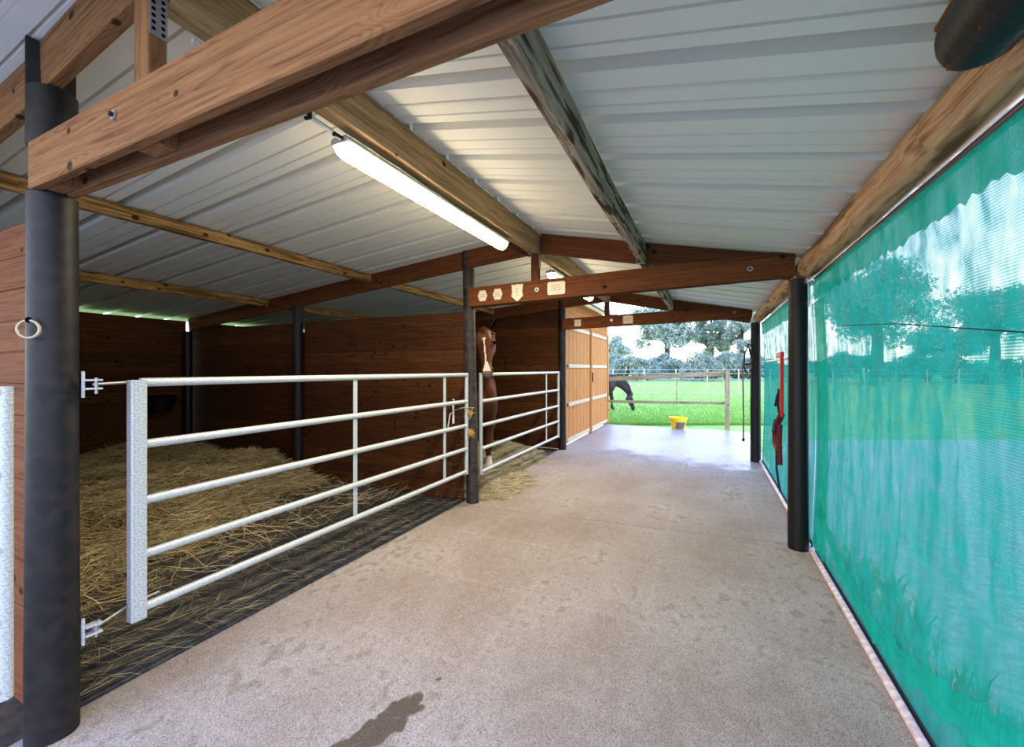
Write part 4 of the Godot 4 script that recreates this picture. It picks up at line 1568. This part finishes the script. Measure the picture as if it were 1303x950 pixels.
func hindleg(s: float, dx := 0.0) -> Array:
	return chain([[Vector3(-1.48, 1.0, 0.16 * s), 0.17], [Vector3(-1.34 + dx, 0.78, 0.17 * s), 0.11], [Vector3(-1.60 + dx, 0.52, 0.16 * s), 0.055], [Vector3(-1.62 + dx, 0.46, 0.16 * s), 0.052], [Vector3(-1.58 + dx, 0.18, 0.16 * s), 0.038], [Vector3(-1.57 + dx, 0.13, 0.16 * s), 0.045], [Vector3(-1.53 + dx, 0.065, 0.16 * s), 0.044], [Vector3(-1.51 + dx, 0.035, 0.16 * s), 0.056]])


func horses() -> void:
	# chestnut, facing the camera over the far gate
	var root := thing("horse", "chestnut horse with a white blaze looking over the stall gate", "horse", V(-2.905, 0.03, 5.08))
	root.rotation.y = deg_to_rad(-60.2)
	var bones := []
	horse_body(bones)
	bones.append_array(foreleg(-1.0)); bones.append_array(foreleg(1.0, 0.05))
	bones.append_array(hindleg(-1.0, 0.1)); bones.append_array(hindleg(1.0))
	var poll := Vector3(0.82, 1.935, -0.085)
	var muz := Vector3(0.99, 1.425, -0.125)
	bones.append_array(chain([[Vector3(-0.22, 1.22, 0), 0.22], [Vector3(0.12, 1.45, -0.02), 0.17], [Vector3(0.50, 1.72, -0.05), 0.125], [Vector3(0.74, 1.88, -0.08), 0.10]]))
	bones.append_array(chain([[Vector3(-0.40, 1.34, 0), 0.12], [Vector3(0.10, 1.62, -0.02), 0.10], [Vector3(0.72, 1.90, -0.08), 0.065]]))
	var h := hframe(poll, muz, Vector3(1, 0.12, 0.06))
	var coat := Color(0.072, 0.023, 0.008)
	var paint := func(p: Vector3) -> Color:
		var c := coat * (1.0 + 0.15 * sin(p.y * 9.0 + p.z * 7.0))
		if p.y < 0.24 and p.x > -0.5: c = Color(0.62, 0.56, 0.48)
		if p.y < 0.06: c = Color(0.12, 0.08, 0.05)
		return c
	var headp := func(p: Vector3) -> Color:
		var q: Vector3 = p - h[0]
		var t: float = q.dot(h[1]) / h[4]
		var s: float = q.dot(h[3])
		var n: float = q.dot(h[2])
		var c := coat * (1.05 - 0.1 * cos(s * 40.0))
		if n > -0.09:
			var star := Vector2((s - 0.002) / 0.030, (t - 0.19) / 0.06).length()
			if star < 1.0: c = Color(0.72, 0.66, 0.58)
			var wd := 0.0075 + maxf(0.0, t - 0.66) * 0.02
			if t > 0.2 and t < 0.76 and absf(s - 0.004) < wd: c = Color(0.70, 0.64, 0.56)
			if t > 0.70 and absf(s) < 0.010 + (t - 0.72) * 0.16 and t > 0.74 and t < 0.975: c = Color(0.70, 0.58, 0.50)
		if t > 0.955 or (t > 0.86 and n < -0.10): c = Color(0.14, 0.10, 0.085)
		return c
	var m := MB.new()
	flesh(bones, 0.024, 55.0, paint, m)
	flesh(head_bones(h), 0.0085, 110.0, headp, m)
	local("body", m, M.horse, root)
	var mane := []
	for k in 26:
		var f := k / 25.0
		var p := hp(h, 0.0 + 0.02 * f, -0.035 + 0.02 * f, lerpf(-0.03, 0.045, f))
		var sg := -1.0 if f < 0.45 else 1.0
		var dn := hp(h, 0.26 + 0.08 * rng.randf(), 0.004, lerpf(-0.06, 0.085, f) * (0.75 + 0.4 * rng.randf()))
		mane.append([[p, (p + dn) / 2 + h[2] * 0.03, dn], [0.008, 0.008, 0.003], true])
	for k in 40:
		var f := k / 39.0
		var p := Vector3(-0.2, 1.55, 0).lerp(Vector3(0.62, 1.99, -0.08), f)
		var q := p + Vector3(rng.randf_range(-0.05, 0.02), rng.randf_range(-0.28, -0.18), -0.13 - 0.03 * rng.randf())
		mane.append([[p, (p + q) / 2 + Vector3(0, 0.05, -0.06), q], [0.012, 0.012, 0.004]])
	horse_parts(root, h, [(-h[1] * 0.86 + h[3] * -0.52 + h[2] * 0.05).normalized(), (-h[1] * 0.86 + h[3] * 0.60 + h[2] * 0.05).normalized()], coat * 1.2, M.hair, mane)
	m = MB.new()
	for k in 30:
		var a := rng.randf() * TAU
		var p := Vector3(-1.70, 1.30, 0) + Vector3(0, sin(a), cos(a)) * 0.03
		m.tube([p, p + Vector3(-0.10, -0.2, cos(a) * 0.05), p + Vector3(-0.10, -0.75, cos(a) * 0.07)], [0.012, 0.012, 0.004], 5)
	local("tail", m, M.hair, root)

	# dark pony grazing in the field, head to the right
	var r2 := thing("horse", "dark brown pony grazing behind the rail fence", "horse", V(-3.06, 0.0, 15.3))
	r2.rotation.y = deg_to_rad(20.0)
	r2.scale = Vector3.ONE * 0.94
	bones = []
	horse_body(bones)
	bones.append_array(foreleg(-1.0, 0.08)); bones.append_array(foreleg(1.0, -0.16))
	bones.append_array(hindleg(-1.0, 0.1)); bones.append_array(hindleg(1.0, -0.1))
	poll = Vector3(0.66, 0.62, 0)
	muz = Vector3(0.80, 0.07, 0)
	bones.append_array(chain([[Vector3(-0.25, 1.20, 0), 0.23], [Vector3(0.16, 1.12, 0), 0.18], [Vector3(0.46, 0.88, 0), 0.14], [Vector3(0.62, 0.64, 0), 0.11]]))
	h = hframe(poll, muz, Vector3(1, 0.25, 0))
	var dark := Color(0.045, 0.032, 0.034)
	var paint2 := func(p: Vector3) -> Color:
		return dark * (1.0 + 0.3 * sin(p.y * 8.0 + p.x * 5.0)) if p.y > 0.5 else dark * 0.8
	m = MB.new()
	flesh(bones, 0.03, 50.0, paint2, m)
	flesh(head_bones(h), 0.014, 110.0, paint2, m)
	local("body", m, M.horse, r2)
	mane = []
	for k in 36:
		var f := k / 35.0
		var p := Vector3(-0.1, 1.40, 0).lerp(Vector3(0.64, 0.80, 0), f) + Vector3(0.16, 0.08, 0) * sin(PI * f)
		var q := p + Vector3(rng.randf_range(-0.12, -0.02), rng.randf_range(-0.22, -0.10), 0.13)
		mane.append([[p, (p + q) / 2 + Vector3(0, 0.05, 0.06), q], [0.02, 0.016, 0.004]])
	horse_parts(r2, h, [(-h[1] * 0.8 + h[3] * -0.3 - h[2] * 0.3).normalized(), (-h[1] * 0.8 + h[3] * 0.3 - h[2] * 0.3).normalized()], dark * 1.2, M.hair_dark, mane)
	m = MB.new()
	for k in 24:
		var a := rng.randf() * TAU
		var p := Vector3(-1.70, 1.28, 0) + Vector3(0, sin(a), cos(a)) * 0.03
		m.tube([p, p + Vector3(-0.10, -0.2, cos(a) * 0.05), p + Vector3(-0.10, -0.85, cos(a) * 0.07)], [0.014, 0.014, 0.004], 5)
	local("tail", m, M.hair_dark, r2)


# ---------------------------------------------------------------- outdoors
# place on the ground at photograph column px, at depth dep along the view
func at_px(px: float, dep: float) -> Vector3:
	var a := deg_to_rad(24.914)
	var r := (px - 651.5) / 535.0 * dep
	return V(r * cos(a) - dep * sin(a), 0, r * sin(a) + dep * cos(a))


func outdoors() -> void:
	var g := struct("ground", V(0, -0.2, 60), "wide green pasture around the stable")
	var m := MB.new()
	# field in a coarse grid, gently even
	var xs := [-300.0, -60.0, -8.2, -2.4, 0.9, 40.0, 300.0]
	var ds := [-60.0, 11.5, 40.0, 320.0]
	for a in xs.size() - 1:
		for b in ds.size() - 1:
			if b == 0 and a in [2, 3]: continue
			var y := -0.03
			m.quad(V(xs[a], y, ds[b]), V(xs[a + 1], y, ds[b]), V(xs[a + 1], y, ds[b + 1]), V(xs[a], y, ds[b + 1]))
	obj("pasture", m, M.grass, g)
	# hard standing outside the nets
	m = MB.new()
	var p := [V(-9, -0.02, 0.6), V(-9, -0.02, -30), V(30, -0.02, -30), at_px(2300, 9.3) + Vector3(0, -0.02, 0), at_px(1000, 9.0) + Vector3(0, -0.02, 0), V(0.86, -0.02, 7.6)]
	m.fan([p[2], p[3], p[4], p[5], V(0.86, -0.02, -30)])
	m.fan([p[0], p[1], V(0.86, -0.02, -30), V(0.86, -0.02, 0.6)])
	obj("hard_standing", m, M.gravel, g)

	# grass tufts
	var bm := MB.new()
	for k in 5:
		var a := TAU * k / 5.0
		var dir := Vector3(cos(a), 0, sin(a))
		var s := Vector3(-dir.z, 0, dir.x) * 0.05
		bm.quad(-s, s, dir * 0.18 + Vector3(0, 0.75, 0) + s * 0.6, dir * 0.18 + Vector3(0, 0.75, 0) - s * 0.6)
		bm.tri(dir * 0.18 + Vector3(0, 0.75, 0) - s * 0.6, dir * 0.18 + Vector3(0, 0.75, 0) + s * 0.6, dir * 0.42 + Vector3(0, 1.1, 0))
	var xf := []
	var cols := []
	for k in 26000:
		var dep := 11.4 + pow(rng.randf(), 2.0) * 30.0
		var q := at_px(rng.randf_range(740, 1010), dep)
		if -q.z < 11.55: continue
		var sc := rng.randf_range(0.05, 0.10)
		xf.append(Transform3D(Basis(Vector3.UP, rng.randf() * TAU) * Basis.from_scale(Vector3(sc, sc * rng.randf_range(0.6, 1.2), sc)), Vector3(q.x, -0.03, q.z)))
		var c := Color(0.16, 0.36, 0.04).lerp(Color(0.30, 0.50, 0.09), rng.randf())
		if rng.randf() < clampf((dep - 18.0) / 14.0, 0, 0.5): c = Color(0.50, 0.48, 0.20)
		cols.append(c)
	tag(scatter("grass", self, bm.mesh(Vector3.ZERO), M.blade, xf, cols), "short bright grass growing from the concrete edge into the paddock", "grass", "", "stuff")

	# rail fence across the end
	var f := thing("rail_fence", "weathered two-rail timber fence behind the yellow bucket", "fence", V(-1.0, 0, 11.9))
	m = mb()
	m.beam(V(0.46, -0.1, 11.9), V(0.46, 1.45, 11.9), 0.11, 0.11, Vector3(1, 0, 0), 0.01)
	obj("fence_post", m, M.fence, f)
	for q in [[1.21, 1.40, 0.12], [0.615, 0.635, 0.075]]:
		m = mb()
		m.beam(V(-3.2, q[0] - 0.04, 11.95), V(0.52, q[1], 11.97), 0.045, q[2], Vector3.UP, 0.006)
		obj("rail", m, M.fence, f)
	m = mb()
	m.beam(V(-5.0, 0.0, 11.96), V(-5.0, 1.3, 11.96), 0.1, 0.1, Vector3(1, 0, 0), 0.01)
	# electric fence further out: stakes and wires
	var e := thing("wire_fence", "thin electric wire fence on stakes beyond the rail fence", "fence", V(-1, 0, 17))
	for px in [861.0, 1010.0, 1120.0, 700.0]:
		var q := at_px(px, 18.0)
		m = mb()
		m.tube([q + Vector3(0, -0.05, 0), q + Vector3(0, 1.15, 0)], 0.035, 8)
		obj("stake", m, M.fence, e)
	for y in [0.45, 1.02]:
		m = mb()
		m.tube([at_px(690, 18.0) + Vector3(0, y, 0), at_px(861, 18.0) + Vector3(0, y - 0.03, 0), at_px(1010, 18.0) + Vector3(0, y, 0), at_px(1140, 18.0) + Vector3(0, y, 0)], 0.012, 5)
		obj("wire", m, M.wire, e)
	var e2 := thing("wire_fence", "pale wire fence with white stakes along the far hedge", "fence", V(-10, 0, 32))
	for k in 16:
		var q := at_px(740 + k * 40, 33.0)
		m = mb()
		m.tube([q + Vector3(0, -0.05, 0), q + Vector3(0, 1.5, 0)], 0.05, 6)
		obj("stake", m, M.batten, e2)
	for y in [0.7, 1.15, 1.45]:
		m = mb()
		m.tube([at_px(700, 33.0) + Vector3(0, y, 0), at_px(1380, 33.0) + Vector3(0, y, 0)], 0.03, 4)
		obj("wire", m, M.wire, e2)

	# trees: [px, depth, height, crown radius x, crown radius y, trunk r, leaves, label]
	var lm := MB.new()
	for k in 4:
		var a := k * 1.7
		var c := Vector3(cos(a) * 0.5, sin(a * 1.3) * 0.4, sin(a) * 0.5)
		var u := Vector3(cos(a * 2.1), 0.5 * sin(a), sin(a * 2.1)).normalized() * 0.55
		var w := u.cross(Vector3(sin(a), 1, cos(a * 3))).normalized() * 0.3
		lm.quad(c - u, c + w, c + u, c - w)
	var leaf := lm.mesh(Vector3.ZERO)
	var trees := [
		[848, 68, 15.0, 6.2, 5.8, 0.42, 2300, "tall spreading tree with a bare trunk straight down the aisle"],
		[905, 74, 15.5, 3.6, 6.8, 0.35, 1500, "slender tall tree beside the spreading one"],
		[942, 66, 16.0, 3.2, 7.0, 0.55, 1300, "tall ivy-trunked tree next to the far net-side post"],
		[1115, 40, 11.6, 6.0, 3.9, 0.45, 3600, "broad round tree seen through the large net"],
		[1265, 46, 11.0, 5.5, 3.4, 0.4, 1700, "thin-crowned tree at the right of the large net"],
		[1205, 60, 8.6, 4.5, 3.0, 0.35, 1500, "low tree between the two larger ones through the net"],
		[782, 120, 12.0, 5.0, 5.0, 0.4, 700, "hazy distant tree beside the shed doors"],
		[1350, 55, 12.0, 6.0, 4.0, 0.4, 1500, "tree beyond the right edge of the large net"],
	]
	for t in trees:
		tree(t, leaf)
	# hedge shrubs
	var n := 0
	for px in [766, 781, 796, 810, 824, 838, 852, 866, 880, 894, 908, 922, 936, 952, 985, 1020, 1060, 1100, 1145, 1180, 1215, 1250, 1290, 1335]:
		var dep := 58.0 + 6.0 * sin(px * 0.37) if px < 990 else 48.0 + 4.0 * sin(px * 0.21)
		var hgt := rng.randf_range(2.4, 4.2) if px < 960 else rng.randf_range(2.6, 3.6)
		shrub(px, dep, hgt, rng.randf_range(2.3, 3.0) * dep / 55.0, leaf, n)
		n += 1
	# weeds by the outside of the net
	var wm := MB.new()
	for k in 6:
		var a := TAU * k / 6.0
		var dir := Vector3(cos(a), 0, sin(a))
		var s := Vector3(-dir.z, 0, dir.x) * 0.06
		wm.quad(-s, s, dir * 0.25 + Vector3(0, 0.7, 0) + s * 0.7, dir * 0.25 + Vector3(0, 0.7, 0) - s * 0.7)
		wm.tri(dir * 0.25 + Vector3(0, 0.7, 0) - s * 0.7, dir * 0.25 + Vector3(0, 0.7, 0) + s * 0.7, dir * 0.6 + Vector3(0, 0.95, 0))
	xf = []; cols = []
	for k in 260:
		var q := V(rng.randf_range(0.92, 1.35), -0.02, rng.randf_range(1.0, 2.2))
		if rng.randf() < 0.3: q = V(rng.randf_range(0.92, 1.1), -0.02, rng.randf_range(2.2, 4.2))
		var sc := rng.randf_range(0.06, 0.24)
		xf.append(Transform3D(Basis(Vector3.UP, rng.randf() * TAU) * Basis.from_scale(Vector3(sc * 0.7, sc, sc * 0.7)), q))
		cols.append(Color(0.16, 0.26, 0.04).lerp(Color(0.42, 0.28, 0.07), rng.randf()))
	tag(scatter("weeds", self, wm.mesh(Vector3.ZERO), M.blade, xf, cols), "green and rusty weeds growing outside the foot of the large net", "weeds", "", "stuff")


func leaves(parent: Node3D, leaf: Mesh, centers: Array, count: int, size: float, dark: Color, light: Color) -> void:
	var xf := []
	var cols := []
	for k in count:
		var c: Array = centers[k % centers.size()]
		var dir := Vector3(rng.randfn(), rng.randfn(), rng.randfn()).normalized()
		var p: Vector3 = c[0] + dir * c[1] * Vector3(1, 0.8, 1) * pow(rng.randf(), 0.5)
		var s := size * rng.randf_range(0.6, 1.3)
		xf.append(Transform3D(Basis.from_euler(Vector3(rng.randf() * TAU, rng.randf() * TAU, rng.randf() * TAU)) * Basis.from_scale(Vector3.ONE * s), p))
		cols.append(dark.lerp(light, rng.randf()))
	var o := scatter("crown", parent, leaf, M.blade, xf, cols)
	o.position = -parent.position


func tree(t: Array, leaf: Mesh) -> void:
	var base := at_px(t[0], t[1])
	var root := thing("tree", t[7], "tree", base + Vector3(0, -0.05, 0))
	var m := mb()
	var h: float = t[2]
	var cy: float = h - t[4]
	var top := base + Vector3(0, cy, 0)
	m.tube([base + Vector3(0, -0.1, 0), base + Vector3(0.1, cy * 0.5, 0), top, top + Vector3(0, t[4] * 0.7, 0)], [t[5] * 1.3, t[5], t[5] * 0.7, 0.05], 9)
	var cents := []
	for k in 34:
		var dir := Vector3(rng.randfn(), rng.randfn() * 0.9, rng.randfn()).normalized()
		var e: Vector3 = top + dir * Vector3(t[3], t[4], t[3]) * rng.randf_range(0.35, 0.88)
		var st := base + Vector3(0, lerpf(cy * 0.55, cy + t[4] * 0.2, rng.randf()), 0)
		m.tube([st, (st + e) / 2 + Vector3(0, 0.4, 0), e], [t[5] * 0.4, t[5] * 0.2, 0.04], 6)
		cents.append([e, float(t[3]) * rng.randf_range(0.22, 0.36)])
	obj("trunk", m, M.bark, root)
	leaves(root, leaf, cents, int(t[6] * 3), t[1] * 0.0045, Color(0.23, 0.30, 0.24), Color(0.44, 0.50, 0.40))  # leaf colours lightened to stand in for distant haze


func shrub(px: float, dep: float, h: float, w: float, leaf: Mesh, n: int) -> void:
	var base := at_px(px, dep)
	var root := thing("hedge_bush", (ORD[n] + " hedge shrub from the wooden doors, seen down the aisle") if n < 14 else (ORD[n - 14] + " hedge shrub from the near net-side post, seen through the nets"), "bush", base + Vector3(0, -0.05, 0), "hedge shrubs along the far pasture")
	var m := mb()
	for k in 5:
		m.tube([base + Vector3(0, -0.1, 0), base + Vector3(rng.randf_range(-1, 1) * w * 0.5, h * 0.7, rng.randf_range(-1, 1) * w * 0.3)], [0.12, 0.03], 5)
	obj("stem", m, M.bark, root)
	var cents := []
	for k in 7:
		cents.append([base + Vector3(rng.randf_range(-0.7, 0.7) * w, rng.randf_range(0.2, 0.8) * h, rng.randf_range(-0.5, 0.5) * w), h * rng.randf_range(0.22, 0.36)])
	leaves(root, leaf, cents, 1500, dep * 0.0045, Color(0.18, 0.24, 0.18), Color(0.35, 0.41, 0.31))  # hedge leaves paled as well, distance haze put into their colour
